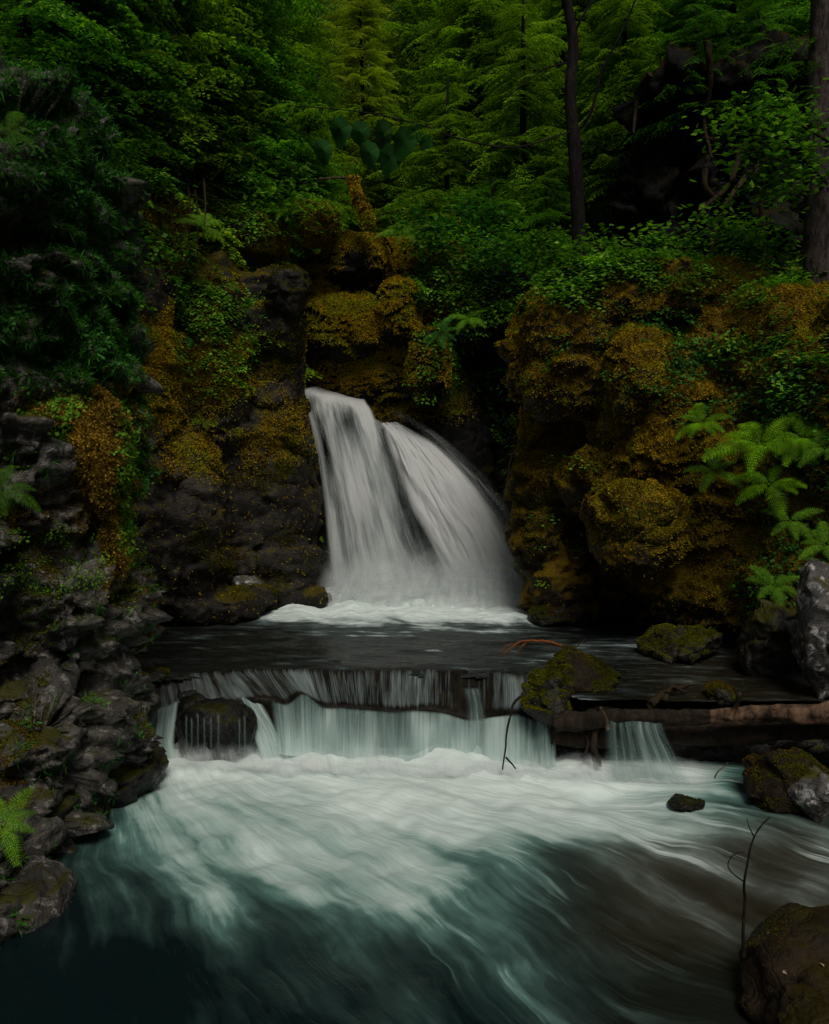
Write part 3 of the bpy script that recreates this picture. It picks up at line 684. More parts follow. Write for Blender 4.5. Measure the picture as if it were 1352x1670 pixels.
def band(name, A, B, mat, nu, nv, mid=None, **k):
    # u runs along the sill
    Ac = bez([P(*a) for a in A], nu); Bc = bez([P(*b) for b in B], nu)
    u = np.linspace(0, 1, nu); s = np.linspace(0, 1, nv)
    V = Ac[None]*(1-s)[:, None, None]+Bc[None]*s[:, None, None]
    U, S = np.meshgrid(u, s); seed = k.get('seed', 0); wid = np.linalg.norm(np.diff(Ac, axis=0), axis=1).sum()
    arc = k.get('arc', 0.0); V[..., 1] += arc*(np.sqrt(1-S)-(1-S)); V[..., 2] += k.get('lift', 0)*np.sin(np.pi*S)
    q = np.stack([U*wid*4.5, S*0.5, U*0+seed], 2); V[..., 1] -= k.get('ripple', 0.05)*fbm(q, 4, seed)*(.4+S)
    ed = sstep(0, 0.03, U)*sstep(0, 0.03, 1-U)
    if k.get('top'): ed = ed*sstep(0, k['top'], S)
    if k.get('bot'): ed = ed*sstep(0, k['bot'], 1-S)
    de = k['densf'](U, S) if 'densf' in k else np.full_like(U, .5)
    i = np.arange((nv-1)*(nu-1)); r, c = i//(nu-1), i % (nu-1); a = r*nu+c
    o = nmesh(name, V.reshape(-1, 3), np.stack([a, a+1, a+nu+1, a+nu], 1), mat, CASC, smooth=True,
              uv=np.stack([U.ravel()*wid*0.25, S.ravel()*0.5+seed], 1), attrs={'dens': de, 'edge': ed}); up2(o)
    return o
def lip_band():
    A = [(190, 1150, 11.3), (290, 1120, 11.5)]+lipP; Bk = [(215, 1180, 10.9), (300, 1160, 11.05)]+brkP
    nu = 420; Ac = bez([P(*a) for a in A], nu); Bc = bez([P(*b) for b in Bk], nu); up = Ac+np.array([0, .55, 0]); up[:, 2] = -.06
    Ac[:, 2] = -.012; lo = Bc+np.array([0, .10, -.30])
    rows = []
    for r0, r1_, n in ((up, Ac, 8), (Ac, Bc, 18), (Bc, lo, 6)):
        for t in np.linspace(0, 1, n, endpoint=False): rows.append(r0*(1-t)+r1_*t)
    rows.append(lo); V = np.stack(rows); nv = len(rows)
    for _ in range(3): V[1:-1] = (V[:-2]+V[1:-1]*2+V[2:])/4
    u = np.linspace(0, 1, nu); S, U = np.meshgrid(np.linspace(0, 1, nv), u, indexing='ij')
    n_ = fbm(np.stack([V[..., 0]*5, V[..., 1]*.8, 0*U], 2), 4, 4); V[..., 2] += .035*n_*sstep(.1, .4, S); V[..., 1] += .05*fbm(np.stack([V[..., 0]*3, 0*U, 0*U+4], 2), 3, 5)*sstep(.2, .5, S)
    V[..., 2] -= .03*sstep(.3, 0, S)*0
    i = np.arange((nv-1)*(nu-1)); r, c = i//(nu-1), i % (nu-1); a = r*nu+c
    o = nmesh('ledge_water', V.reshape(-1, 3), np.stack([a, a+nu, a+nu+1, a+1], 1), M['ledge_water'], CASC, smooth=True, uv=np.stack([U.ravel()*7, S.ravel()], 1),
        attrs={'dens': ((1-sstep(.7, .8, S))*.12+(1-sstep(.7, .8, S))*sstep(.12, .35, S)*(.17+.5*np.exp(-((U-.80)/.03)**2)+.25*np.exp(-((U-.27)/.05)**2)+.25*fbm(np.stack([U*9, S*.4, U*0], 2), 3, 2))).ravel()}); up2(o)
lip_band()
for j in range(2):
    band('water_curtain', [(a, b, c-0.02-0.07*j) for a, b, c in brkP], [(a, b+4, c-0.04-0.10*j) for a, b, c in basP], M['fall_thin'], 420, 22,
         densf=lambda U, S: 0.43+0.38*S+0.36*fbm(np.stack([U*8, S*.5, U*0+j], 2), 3, 5+j)+0.35*G(U, S, 0.72, .5, .03, 2), arc=0.1, seed=7+j*5, top=0.06)
# chute right of the black rock and the small chute left of it
for j, (A, B, d, eg) in enumerate([
    ([(370, 1122, 11.3), (384, 1150, 10.95), (405, 1190, 10.8), (420, 1236, 10.6)], [(400, 1112, 11.4), (430, 1150, 11.0), (455, 1195, 10.8), (468, 1238, 10.6)], 0.78, .15),
    ([(218, 1172, 10.9), (217, 1195, 10.6), (222, 1225, 10.4), (240, 1265, 10.2)], [(292, 1140, 11.1), (288, 1175, 10.7), (286, 1215, 10.5), (300, 1255, 10.2)], 0.66, .1),
    ([(984, 1164, 9.95), (984, 1190, 9.75), (985, 1225, 9.70), (986, 1272, 9.65)], [(1088, 1160, 9.95), (1092, 1190, 9.75), (1112, 1230, 9.70), (1140, 1280, 9.6)], 0.46, .1),
    ([(745, 1120, 11.2), (752, 1150, 10.8), (752, 1190, 10.6), (745, 1250, 10.4)], [(790, 1122, 11.2), (800, 1155, 10.8), (812, 1200, 10.6), (820, 1255, 10.3)], 0.60, .45),
    ([(1217, 1235, 9.9), (1216, 1250, 9.85), (1214, 1262, 9.8), (1210, 1278, 9.7)], [(1228, 1235, 9.9), (1229, 1250, 9.85), (1230, 1262, 9.8), (1232, 1278, 9.7)], 0.5, .2)]):
    o = sheet('chute', A, B, M['fall_thin'], 60, 40, densf=lambda U, S, d=d: d+0.18*S, ripple=0.05, edge=eg, top=0.06, parent=CASC, seed=80+j, us=0.7); up2(o)
for k_, x_ in enumerate((303, 312, 322, 333, 344, 356, 390, 399)):
    y_ = 1165+4*math.sin(k_*2.3); o = sheet('trickle', [(x_-2, y_, 10.28), (x_-2, y_+22, 10.16), (x_-2, 1228, 10.12)], [(x_+2, y_, 10.28), (x_+2.5, y_+22, 10.16), (x_+3, 1228, 10.12)], M['fall_thin'], 6, 20, densf=lambda U, S: .6+0*U, edge=.3, ripple=.01, top=.2, parent=CASC, seed=k_); up2(o)
# froth line where the curtains land
for j in range(1):
    o = sheet('froth', [(215, 1196+j*16, 10.35-j*.12), (215, 1232+j*14, 10.15-j*.15), (225, 1262+j*10, 9.95-j*.2)][::1], [(1165, 1228+j*14, 9.85-j*.12), (1172, 1262+j*10, 9.7-j*.15), (1180, 1285+j*6, 9.5-j*.2)], M['mist'], 260, 22,
              densf=lambda U, S: 0.40+0.55*S+0.3*fbm(np.stack([U*18, S*2, U*0+j], 2), 3, 33), ripple=0.08, edge=0.03, top=0.5, bot=0.35, parent=CASC, seed=160+j*7, us=2.0); up2(o)

# =================================================================== BOULDERS
def mossed(o, v, it, mat, n=1500, size=0.03, wf=None, up=0.3):
    p, nn = sample((v, it), n, wf if wf else (lambda c, m: sstep(0.1, 0.7, m[:, 2])*sstep(-0.25, 0.2, fbm(c*3, 3, 4))), np.random.default_rng(len(v)+n))
    tp = tuft(np.random.default_rng(3), 4); r = np.random.default_rng(n)
    V, Fq = place(tp, frames(len(p), r, nn, up), size*r.uniform(.6, 1.4, len(p)), p)
    loc = np.array(o.location); return nmesh('moss', V-loc, Fq, mat, o)
Bs = [
 ('boulder', 348, 1190, 10.75, 62, 48, 0.5, 'rock_black', 'black wet boulder in the sill with thin trickles running down its face', 101, dict(cuts=4, block=.35)),
 ('boulder', 325, 1150, 11.3, 48, 22, 0.35, 'rock_black', 'low dark rock with water sliding over it just above the black boulder', 103, dict()),
 ('boulder', 205, 1260, 9.5, 68, 44, 0.6, 'rock_wet', 'dark pointed rock jutting from the left bank into the white water', 104, dict(cuts=12)),
 ('boulder', 95, 1345, 8.4, 76, 60, 0.6, 'rock_wet', 'large dark boulder at the foot of the left bank beside the dark water', 105, dict(cuts=12)),
 ('boulder', 60, 1285, 8.6, 70, 28, 0.5, 'rock_front', 'flat grey slab with a pale edge lying on the left bank', 106, dict(cuts=12)),
 ('boulder', 20, 1490, 6.9, 85, 75, 0.6, 'rock_front', 'smooth brown-grey boulder in the lower left corner', 107, dict(cuts=5, amp=0.09)),
 ('boulder', 400, 952, 16.0, 32, 16, 0.25, 'rock_pale', 'small pale angular rock at the foot of the left cliff', 108, dict(cuts=10)),
 ('boulder', 918, 1003, 15.2, 52, 26, 0.4, 'rock_wet', 'low dark mossy rock beside the foam at the waterfall foot', 109, dict(moss='moss_green')),
 ('boulder', 1112, 1050, 12.6, 60, 24, 0.6, 'rock_wet', 'flat rock with bright green moss under the right cliff', 110, dict(moss='moss_bright')),
 ('boulder', 895, 1138, 10.5, 42, 46, 0.38, 'rock_wet', 'yellow-green moss covered rock at the end of the log', 111, dict(moss='moss_bright')),
 ('boulder', 945, 1112, 11.0, 55, 50, 0.5, 'rock_brown', 'brown rooty hump behind the bright mossy rock', 112, dict(moss='moss_green')),
 ('boulder', 1338, 1020, 10.4, 38, 125, 0.5, 'rock_pale', 'tall pale lichen-streaked rock at the right edge above the log', 113, dict(cuts=10)),
 ('boulder', 1000, 1160, 10.3, 66, 13, 0.25, 'rock_black', 'low black stones packed behind the left end of the log', 126, dict()),
 ('boulder', 1258, 1040, 11.4, 60, 80, 0.5, 'rock_wet', 'dark brown rock wedged left of the tall pale rock', 114, dict(cuts=10)),
 ('boulder', 1285, 1288, 9.0, 68, 50, 0.45, 'rock_brown', 'brown mossy boulder under the log on the right bank', 115, dict(moss='moss_green')),
 ('boulder', 1325, 1285, 8.7, 36, 40, 0.3, 'rock_pale', 'pale banded rock leaning on the brown boulder on the right bank', 116, dict(cuts=8)),
 ('boulder', 1418, 1640, 5.4, 182, 108, 0.8, 'rock_brown', 'large brown boulder with scattered fallen leaves in the lower right corner', 117, dict(cuts=12, amp=0.10, moss='moss_green')),
 ('boulder', 1320, 1680, 4.9, 60, 40, 0.4, 'rock_brown', 'small dark rock below the large brown boulder in the lower right corner', 118, dict()),
 ('boulder', 1118, 1308, 8.95, 30, 6, 0.2, 'rock_black', 'low black rock awash in the foam below the log fall', 119, dict()),
 ('boulder', 212, 1120, 10.8, 26, 46, 0.4, 'rock_left', 'dark mossy rock above the small left chute', 120, dict(moss='moss_green', cuts=12)),
 ('boulder', 262, 1108, 11.6, 26, 18, 0.3, 'rock_left', 'small knobbly rock at the left edge of the upper pool', 121, dict(moss='moss_green')),
 ('boulder', 120, 1200, 8.9, 70, 26, 0.5, 'rock_front', 'grey layered slab halfway up the left bank', 122, dict(cuts=12)),
 ('boulder', 20, 1140, 8.6, 70, 36, 0.5, 'rock_front', 'broad grey slab with moss at the left picture edge', 123, dict(cuts=12)),
 ('boulder', 470, 475, 16.0, 33, 38, 0.45, 'rock_left', 'moss capped block hanging at the top corner of the left cliff', 124, dict(moss='moss_green', cuts=10)),
 ('boulder', 1172, 1132, 10.3, 22, 15, 0.25, 'rock_wet', 'mossy stump-like lump behind the log', 125, dict(moss='moss_green')),
]
BO = {}
for nm, px, py, Y, rx, ry, rd, mt, lab, seed, kw in Bs:
    mo = kw.get('moss')
    o, v, it = boulder(nm, px, py, Y, rx, ry, rd, M[mt], lab, seed, **kw); BO[seed] = (o, v, it)
    if mo: mossed(o, v, it, M[mo], int(5000 if seed == 117 else 6000), 0.008 if seed == 117 else 0.017)

# =================================================================== MOSS ON THE CLIFFS
r1 = np.random.default_rng(5); TU = [tuft(r1, 4), tuft(r1, 5, 1, .3, 1.2), tuft(r1, 3, 1.2, .42, .7)]
def scat(surf, N, proto, size, wf, up=0.4, jit=0.25, seed=0, yaw=None, lo=.6, hi=1.4):
    r = np.random.default_rng(seed+900); p, n = sample(SURF[surf] if isinstance(surf, str) else surf, N, wf, r)
    if len(p) == 0: return np.zeros((0, 3)), np.zeros((0, 4), int)
    y = None if yaw is None else yaw+r.normal(size=N)*0.5
    return place(proto, frames(len(p), r, n, up, y, jit), size*r.uniform(lo, hi, len(p)), p)
def patchy(sc, a, b, s): return lambda c, m: sstep(a, b, fbm(c*sc, 4, s))
def wR(c, m):
    px, py = proj(c); n = fbm(c*0.9, 4, 61)
    line = 700+(px-860)*0.85
    top = 1-sstep(line-70, line+90, py+n*120)
    nose = in_box(975, 790, 1190, 880)(c)+in_box(1180, 700, 1400, 900)(c)
    return np.clip(top+nose, 0, 1)*(0.25+0.75*sstep(-0.35, 0.15, n))*sstep(-0.7, 0.1, m[:, 2])+0.03
stuff('moss', [scat('right_cliff', 75000, TU[k], 0.030, wR, 0.25, 0.3, 10+k) for k in range(3)], M['moss_orange'], 'orange brown moss covering the mossy right cliff', 'moss')
def wRg(c, m):
    px, py = proj(c); return in_box(850, 720, 1120, 900)(c)*sstep(-.2, .2, fbm(c*1.1, 3, 66))+0.3*in_box(1080, 930, 1260, 1010)(c)
stuff('moss', [scat('right_cliff', 30000, TU[0], 0.026, wRg, 0.2, 0.3, 20)], M['moss_green'], 'dark olive moss on the lower left lobes of the right cliff', 'moss')
def wL(c, m):
    px, py = proj(c); n = fbm(c*0.9, 4, 71)
    a = in_box(195, 490, 330, 620, 30)(c)*1.3+in_box(350, 340, 540, 440)(c)*1.6+0.5*in_box(190, 300, 480, 760, 40)(c)+in_box(500, 340, 620, 430)(c)
    return a*sstep(-0.2, 0.25, n)+0.01
stuff('moss', [scat('left_cliff', 60000, TU[k], 0.029, wL, 0.25, 0.3, 30+k) for k in range(2)], M['moss_orange'], 'rust orange moss patches on the left cliff', 'moss')
def wLg(c, m):
    return (in_box(200, 380, 500, 780, 40)(c))*sstep(0.0, 0.3, fbm(c*1.3, 4, 81))*sstep(-.6, .2, m[:, 2])+0.2*in_box(240, 860, 520, 1000)(c)*sstep(0.1, .3, fbm(c*2, 3, 5))
stuff('moss', [scat('left_cliff', 60000, TU[1], 0.028, wLg, 0.3, 0.3, 40)], M['moss_green'], 'olive green moss down the dark left cliff', 'moss')
def wB(c, m):
    return (in_box(505, 380, 760, 670, 30)(c))*sstep(-0.7, 0.0, fbm(c*0.9, 3, 91))*sstep(-.6, 0.2, m[:, 2])
stuff('moss', [scat('fall_backwall', 50000, TU[k], 0.034, wB, 0.1, 0.3, 50+k) for k in range(2)], M['moss_orange'], 'hanging brown moss cushions above the waterfall', 'moss')
def wF(c, m):
    return (in_box(130, 625, 225, 870, 15)(c)*5+in_box(160, 860, 230, 980, 15)(c)+in_box(-50, 640, 120, 900, 25)(c)*0.6*sstep(-.1, .3, fbm(c*1.4, 3, 101)))*1.0
stuff('moss', [scat('near_left_cliff', 25000, TU[k], 0.022, wF, -0.35, 0.35, 60+k) for k in range(2)]+[scat('moss_mound', 42000, TU[k], 0.030, None, -0.35, 0.3, 160+k, lo=.3, hi=1.5) for k in range(2)], M['moss_gold'], 'golden brown hanging moss on the near left cliff', 'moss')
def wFg(c, m):
    return sstep(0.15, 0.35, fbm(c*1.6, 4, 111))*sstep(-.2, .5, m[:, 2])*in_box(-50, 900, 260, 1400)(c)
stuff('moss', [scat('near_left_cliff', 14000, TU[0], 0.022, wFg, 0.3, 0.3, 70)], M['moss_green'], 'green moss in the cracks of the near left bank', 'moss')

# =================================================================== UNDERGROWTH
r2 = np.random.default_rng(8)
PL = [plant(r2, 16), plant(r2, 22, .13, .05, .4, .35), plant(r2, 12, .2, .07, .3, .25)]
GR = []
for i in range(16):
    a = r2.random()*6.28; e = r2.uniform(.3, 1)
    GR.append(leafquad((0, 0, 0), np.array([math.cos(a)*e, math.sin(a)*e, r2.uniform(-.9, .5)])*r2.uniform(.6, 1.2), 0.035, (0, 0, 1)))
GR = proto_from(GR)
SF = fern(np.random.default_rng(2), 6, 1.0, pairs=12, bip=False)
def topR(c, m):
    px, py = proj(c); line = np.interp(px, [840, 900, 1100, 1200, 1352], [450, 490, 530, 570, 720])
    return (1-sstep(line-50, line+60, py))*sstep(-.05, .25, fbm(c*1.2, 4, 121))*sstep(-.2, .4, m[:, 2])+0.02*sstep(.1, .3, fbm(c*1.5, 3, 5))
stuff('leafy_undergrowth', [scat('right_cliff', 2000, PL[0], 0.48, topR, .8, .2, 1), scat('right_cliff', 1000, PL[1], 0.6, topR, .8, .2, 2)], M['leaf_fresh'], 'fresh green leafy plants along the top of the right cliff', 'plants')
def midR(c, m): return (in_box(900, 450, 1130, 640, 20)(c)+in_box(1110, 560, 1352, 760)(c)*.8)*sstep(-.1, .2, fbm(c*1.1, 4, 131))+in_box(1230, 640, 1400, 1000)(c)*.5
stuff('leafy_undergrowth', [scat('right_cliff', 1300, PL[0], 0.45, midR, .7, .2, 3)], M['leaf_blue'], 'bluish green small-leaved plants on the face of the right cliff', 'plants')
def leftg(c, m): return (in_box(-60, 60, 215, 640, 25)(c)*sstep(-.35, .15, fbm(c*1.2, 4, 141))+in_box(60, 470, 215, 620)(c)*2+in_box(-60, 60, 180, 330)(c)*.8+in_box(212, 640, 250, 860, 8)(c)*.9+.05)*(1-.93*in_box(120, 630, 206, 900, 12)(c))
stuff('hanging_grass', [scat('near_left_cliff', 18000, GR, 0.11, leftg, .2, .3, 4), scat('near_left_cliff', 2600, PL[2], .22, leftg, .5, .3, 5)], M['leaf_blue'], 'blue green grass and leaves hanging over the near left cliff', 'plants')
def leftc(c, m): return (in_box(200, 240, 430, 560, 40)(c)*sstep(0.0, .3, fbm(c*1.1, 4, 151))+in_box(300, 480, 400, 640)(c)*.6+in_box(340, 320, 640, 370)(c)*.6)
stuff('leafy_undergrowth', [scat('left_cliff', 1100, PL[0], .42, leftc, .7, .2, 6)], M['leaf_fresh'], 'green leafy plants rooted in the left cliff', 'plants')
def backg(c, m): return (in_box(680, 380, 860, 520, 20)(c)*sstep(-.2, .2, fbm(c*.9, 3, 161))+in_box(690, 500, 860, 720)(c)*.35*sstep(0, .2, fbm(c*1.2, 3, 6)))
stuff('leafy_undergrowth', [scat('fall_backwall', 1200, PL[0], .5, backg, .7, .2, 7)], M['leaf_fresh'], 'green leafy plants on the ledge right of the waterfall top', 'plants')
def hillw(c, m): return ((c[:, 1] > 17.5) & (c[:, 1] < 62))*sstep(-.6, .1, fbm(c*.35, 3, 171))*(1-in_box(1000, 120, 1330, 440)(c)*(c[:, 1] < 27))
stuff('forest_undergrowth', [scat('hill', 9000, PL[1], 1.2, hillw, .85, .2, 8), scat('hill', 5000, SF, .55, hillw, .8, .2, 9)], M['leaf_fresh'], 'green ferns and leafy plants covering the forest floor', 'plants')

def mmg(c, m): return sstep(.0, .3, fbm(c*2.0, 3, 191))+in_box(190, 600, 230, 900, 6)(c)
stuff('leafy_undergrowth', [scat('moss_mound', 420, PL[0], .28, mmg, .2, .3, 11), scat('moss_mound', 700, GR, .10, mmg, -.2, .3, 12), scat('near_left_cliff', 500, PL[1], .22, lambda c, m: in_box(-50, 860, 235, 980)(c)+in_box(195, 640, 240, 900, 8)(c), .3, .3, 13)], M['leaf_fresh'], 'green leaves growing over the golden moss on the near left cliff', 'plants')
# =================================================================== TREES
rt = np.random.default_rng(21)
BG = [bough(rt, 2.0, rt.uniform(.15, .5), rt.uniform(.75, 1.1), .072) for _ in range(8)]
def rot_z(a): c, s = np.cos(a), np.sin(a); z = np.zeros_like(a); o = z+1; return np.stack([np.stack([c, -s, z], 1), np.stack([s, c, z], 1), np.stack([z, z, o], 1)], 1)
def conifer(name, H, n, rmax, h0, mat, barkm, seed, tr=0.22, lean=(0, 0), azr=None):
    r = np.random.default_rng(seed)
    root = bpy.data.objects.new(name, None); link(root)
    zz = np.linspace(0, H, 14); pts = np.stack([lean[0]*(zz/H)**1.3*H+0.08*np.sin(zz*.7), lean[1]*zz, zz-0.4], 1)
    V, Fq = tube(pts, np.linspace(tr, 0.03, 14)*(1+0.4*np.exp(-zz*2)), 12); nmesh('trunk', V, Fq, barkm, root, smooth=True)
    parts = []; hs = h0+(H-h0)*(np.sort(r.random(n))); az = r.random(n)*6.283 if azr is None else r.uniform(azr[0], azr[1], n)
    ln = rmax*(1-((hs-h0)/(H-h0+.3)))**0.5*r.uniform(.6, 1.1, n)+0.35
    pit = r.uniform(-.30, .12, n)
    for k in range(len(BG)):
        s = np.arange(n) % len(BG) == k; m = s.sum(); Rz = rot_z(az[s]); c, sn = np.cos(pit[s]), np.sin(pit[s]); z = np.zeros(m); o = z+1
        Ry = np.stack([np.stack([c, z, -sn], 1), np.stack([z, o, z], 1), np.stack([sn, z, c], 1)], 1)
        roll = r.normal(size=m)*.2; cr, sr = np.cos(roll), np.sin(roll); Rx = np.stack([np.stack([o, z, z], 1), np.stack([z, cr, -sr], 1), np.stack([z, sr, cr], 1)], 1)
        x = np.interp(hs[s], zz, pts[:, 0]); y = np.interp(hs[s], zz, pts[:, 1])
        # hold needle size roughly constant by scaling boughs only to 0.55..1.25
        parts.append(place(BG[k], Rz@Ry@Rx, np.clip(ln[s]/2.0, .3, 1.4), np.stack([x, y, hs[s]-.4], 1)))
    v, f = merge(parts); nmesh('crown', v, f, mat, root)
    return root
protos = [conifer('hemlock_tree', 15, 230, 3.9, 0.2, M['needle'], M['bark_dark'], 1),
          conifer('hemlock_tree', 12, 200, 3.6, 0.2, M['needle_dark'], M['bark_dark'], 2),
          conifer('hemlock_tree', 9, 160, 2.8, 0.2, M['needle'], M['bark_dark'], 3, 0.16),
          conifer('hemlock_tree', 10, 160, 2.8, 0.2, M['needle_lit'], M['bark_dark'], 4, 0.16),
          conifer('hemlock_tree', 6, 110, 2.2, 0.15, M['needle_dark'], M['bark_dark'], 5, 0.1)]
used = set()
def tree(k, px, Y, label, s=1.0, rz=None, dz=0.0, tilt=(0, 0), group='hemlock trees of the gorge forest'):
    x = (px-676)/F*Y
    z = float(hill_z(np.array([x]), np.array([float(Y)]), False)[0])+dz
    o = protos[k] if k not in used else copy_tree(protos[k]); used.add(k)
    o.location = (x, Y, z); o.scale = (s, s, s); o.rotation_euler = (tilt[0], tilt[1], rz if rz is not None else random.random()*6.28)
    tag(o, label, 'tree', group); return o
TL = [
 # k, px, Y, label, scale, dz, tilt
 (1, 60, 15.5, 'dark drooping hemlock at the left edge above the near cliff', 1.0, 0, (0, .15)),
 (1, 190, 17.5, 'dark hemlock leaning out over the top left of the left cliff', 1.0, 0, (0, .22)),
 (2, 330, 19.5, 'dense green hemlock whose long boughs overhang the left cliff', 1.15, 0, (0, .2)),
 (0, 250, 23, 'tall hemlock behind the dense one on the left slope', 1.0, 0, (0, .05)),
 (0, 90, 22, 'tall hemlock far up the left slope at the picture edge', 1.0, 0, (0, 0)),
 (2, 440, 24, 'mid green hemlock left of the light gap', 1.1, 0, (0, .1)),
 (1, 450, 21, 'short dark hemlock directly above the brown moss boulders', .6, 0, (0, .15)),
 (0, 380, 29, 'tall hemlock high on the left slope near the light gap', 1.0, 0, (0, 0)),
 (2, 505, 31, 'slim hemlock on the left side of the light gap', .9, 0, (0, 0)),
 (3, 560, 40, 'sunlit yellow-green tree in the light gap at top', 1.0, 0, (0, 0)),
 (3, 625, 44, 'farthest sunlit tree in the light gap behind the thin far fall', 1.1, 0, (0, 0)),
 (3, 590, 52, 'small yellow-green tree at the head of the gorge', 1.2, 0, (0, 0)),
 (2, 715, 32, 'mid green hemlock on the right side of the light gap', 1.0, 0, (0, 0)),
 (0, 790, 27, 'broad hemlock with bright layered boughs left of the dark trunk', 1.0, 0, (0, -.06)),
 (2, 730, 23.5, 'young hemlock with lit boughs above the waterfall', .85, 0, (0, 0)),
 (2, 850, 23, 'young hemlock directly behind the dark trunk', 1.0, 0, (0, -.05)),
 (4, 800, 21, 'small bushy hemlock at the foot of the lit trees', .8, 0, (0, 0)),
 (0, 960, 28, 'tall hemlock behind and right of the dark trunk', 1.0, 0, (0, -.05)),
 (1, 1050, 24, 'dark hemlock above the hollow on the right', 1.0, 0.8, (0, -.1)),
 (0, 1130, 30, 'tall hemlock high on the right slope', 1.0, 0, (0, 0)),
 (1, 1200, 22.5, 'dark hemlock overhanging the hollow beside the thick trunk', 1.0, 1.5, (0, -.1)),
 (0, 1320, 26, 'tall hemlock behind the thick trunk at the right edge', 1.0, 0, (0, 0)),
 (0, 860, 36, 'hemlock far up the right slope between the lit ones', 1.1, 0, (0, 0)),
 (0, 480, 38, 'hemlock far up the left slope', 1.1, 0, (0, 0)),
 (0, 1000, 38, 'hemlock at the top of the right slope', 1.2, 0, (0, 0)),
 (3, 592, 33, 'bright yellow-green hemlock standing in the light gap', .6, 6.5, (0, 0)),  # added so its light-tinted crown fills the bright strip of the gap
 (0, 680, 40, 'hemlock right of the sunlit trees in the light gap', 1.2, 0, (0, 0)),
 (0, 300, 36, 'hemlock at the top of the left slope', 1.2, 0, (0, 0)),
 (0, 170, 30, 'hemlock high on the left slope between two dark ones', 1.1, 0, (0, 0)),
 (0, 20, 28, 'hemlock in the top left corner', 1.1, 0, (0, 0)),
 (2, 910, 25, 'young hemlock with lit boughs right of the dark trunk', 1.0, 0, (0, 0)),
 (2, 760, 29, 'hemlock with lit boughs between the light gap and the broad one', 1.2, 0, (0, 0)),
 (4, 710, 22.3, 'small bush-like hemlock on the ledge right of the waterfall', .6, 0, (0, 0)),
 (4, 890, 20.5, 'bushy hemlock just left of the slim tree foot', .7, 0, (0, 0)),
 (0, 1220, 34, 'hemlock at the top right above the hollow', 1.2, 0, (0, 0)),
 (2, 1010, 21.5, 'young hemlock on the left edge of the dark hollow', .7, 1, (0, 0)),
 (4, 640, 21.5, 'little hemlock bush straight above the waterfall lip', .55, 0, (0, 0)),
]
LONG = [conifer('hemlock_tree', 7.5, 150, 4.6, -1.2, M['needle_dark'], M['bark_dark'], 6, 0.18, azr=(-1.25, 1.0)), conifer('hemlock_tree', 7.0, 150, 4.4, -1.0, M['needle'], M['bark_dark'], 7, 0.18, azr=(-1.4, 1.1))]
for k, c, lab in ((0, P(40, 330, 15.0), 'dark hemlock sweeping its long boughs right over the near cliff ridge'), (1, P(190, 290, 17.0), 'hemlock with light-catching long boughs drooping over the hanging roots'), (0, P(310, 310, 19.0), 'dark hemlock with long boughs over the brown moss boulders'), (1, P(300, 120, 21.0), 'hemlock with bright bough tips reaching toward the light gap')):
    o = LONG[k] if k not in used else copy_tree(LONG[k]); used.add(k); o.location = c.tolist(); tag(o, lab, 'tree', 'long-boughed hemlocks on the left slope')
    if not len(o.children): print('no children')
used.clear()
for c, lab, sc_ in ((P(1130, 165, 18.5), 'low bushy hemlock on the left of the ledge over the dark hollow', .55), (P(1235, 175, 18.2), 'low bushy hemlock on the right of the ledge over the dark hollow', .5)):
    o = protos[4] if 4 not in used else copy_tree(protos[4]); used.add(4); o.location = (c-np.array([0, 0, .3])).tolist(); o.scale = (sc_, sc_, sc_); tag(o, lab, 'tree', 'hemlock trees of the gorge forest')
for k, px, Y, lab, s, dz, tl in TL: tree(k, px, Y, lab, s, None, dz, tl)

# overhanging boughs on the left slope: arching sprays that catch the light (separate young trees rooted on the cliff edge)
def thing_mesh(name, V, Fq, mat, label, cat, group=None, smooth=True):
    lo = V.min(0); hi = V.max(0); b = np.array([(lo[0]+hi[0])/2, (lo[1]+hi[1])/2, lo[2]])
    o = nmesh(name, V-b, Fq, mat, smooth=smooth); o.location = b.tolist(); return tag(o, label, cat, group)

# the slim dark tree on the right cliff
t1 = empty('slim_tree', P(950, 470, 17.0), 'slim dark tree with a kinked bare trunk rising from the right cliff', 'tree')
l0 = np.array(t1.location)
pts = bez([P(950, 470, 17), P(944, 380, 17), P(938, 260, 17), P(930, 150, 17), P(935, 70, 17), P(925, 0, 17), P(918, -120, 17), P(915, -300, 17), P(905, -520, 17)], 40)
v, f = tube(pts, np.interp(np.arange(40), [0, 12, 40], [0.15, 0.115, 0.05]), 14); nmesh('trunk', v-l0, f, M['bark_dark'], t1, smooth=True)
for pp, ra in (([P(935, 60, 17), P(948, 30, 16.9), P(968, 0, 16.9), P(1000, -60, 16.8)], .03), ([P(948, 205, 17), P(965, 180, 16.9), P(982, 115, 16.8), P(1010, 60, 16.7), P(1036, 0, 16.6), P(1060, -80, 16.5)], .035),
               ([P(936, 100, 17), P(890, 112, 16.9), P(850, 140, 16.8), P(820, 165, 16.7)], .018), ([P(938, 220, 17), P(960, 240, 16.9), P(975, 236, 16.8)], .014)):
    q = bez(pp, 20); v, f = tube(q, np.linspace(ra, ra*.35, 20), 8); nmesh('branch', v-l0, f, M['bark_dark'], t1, smooth=True)
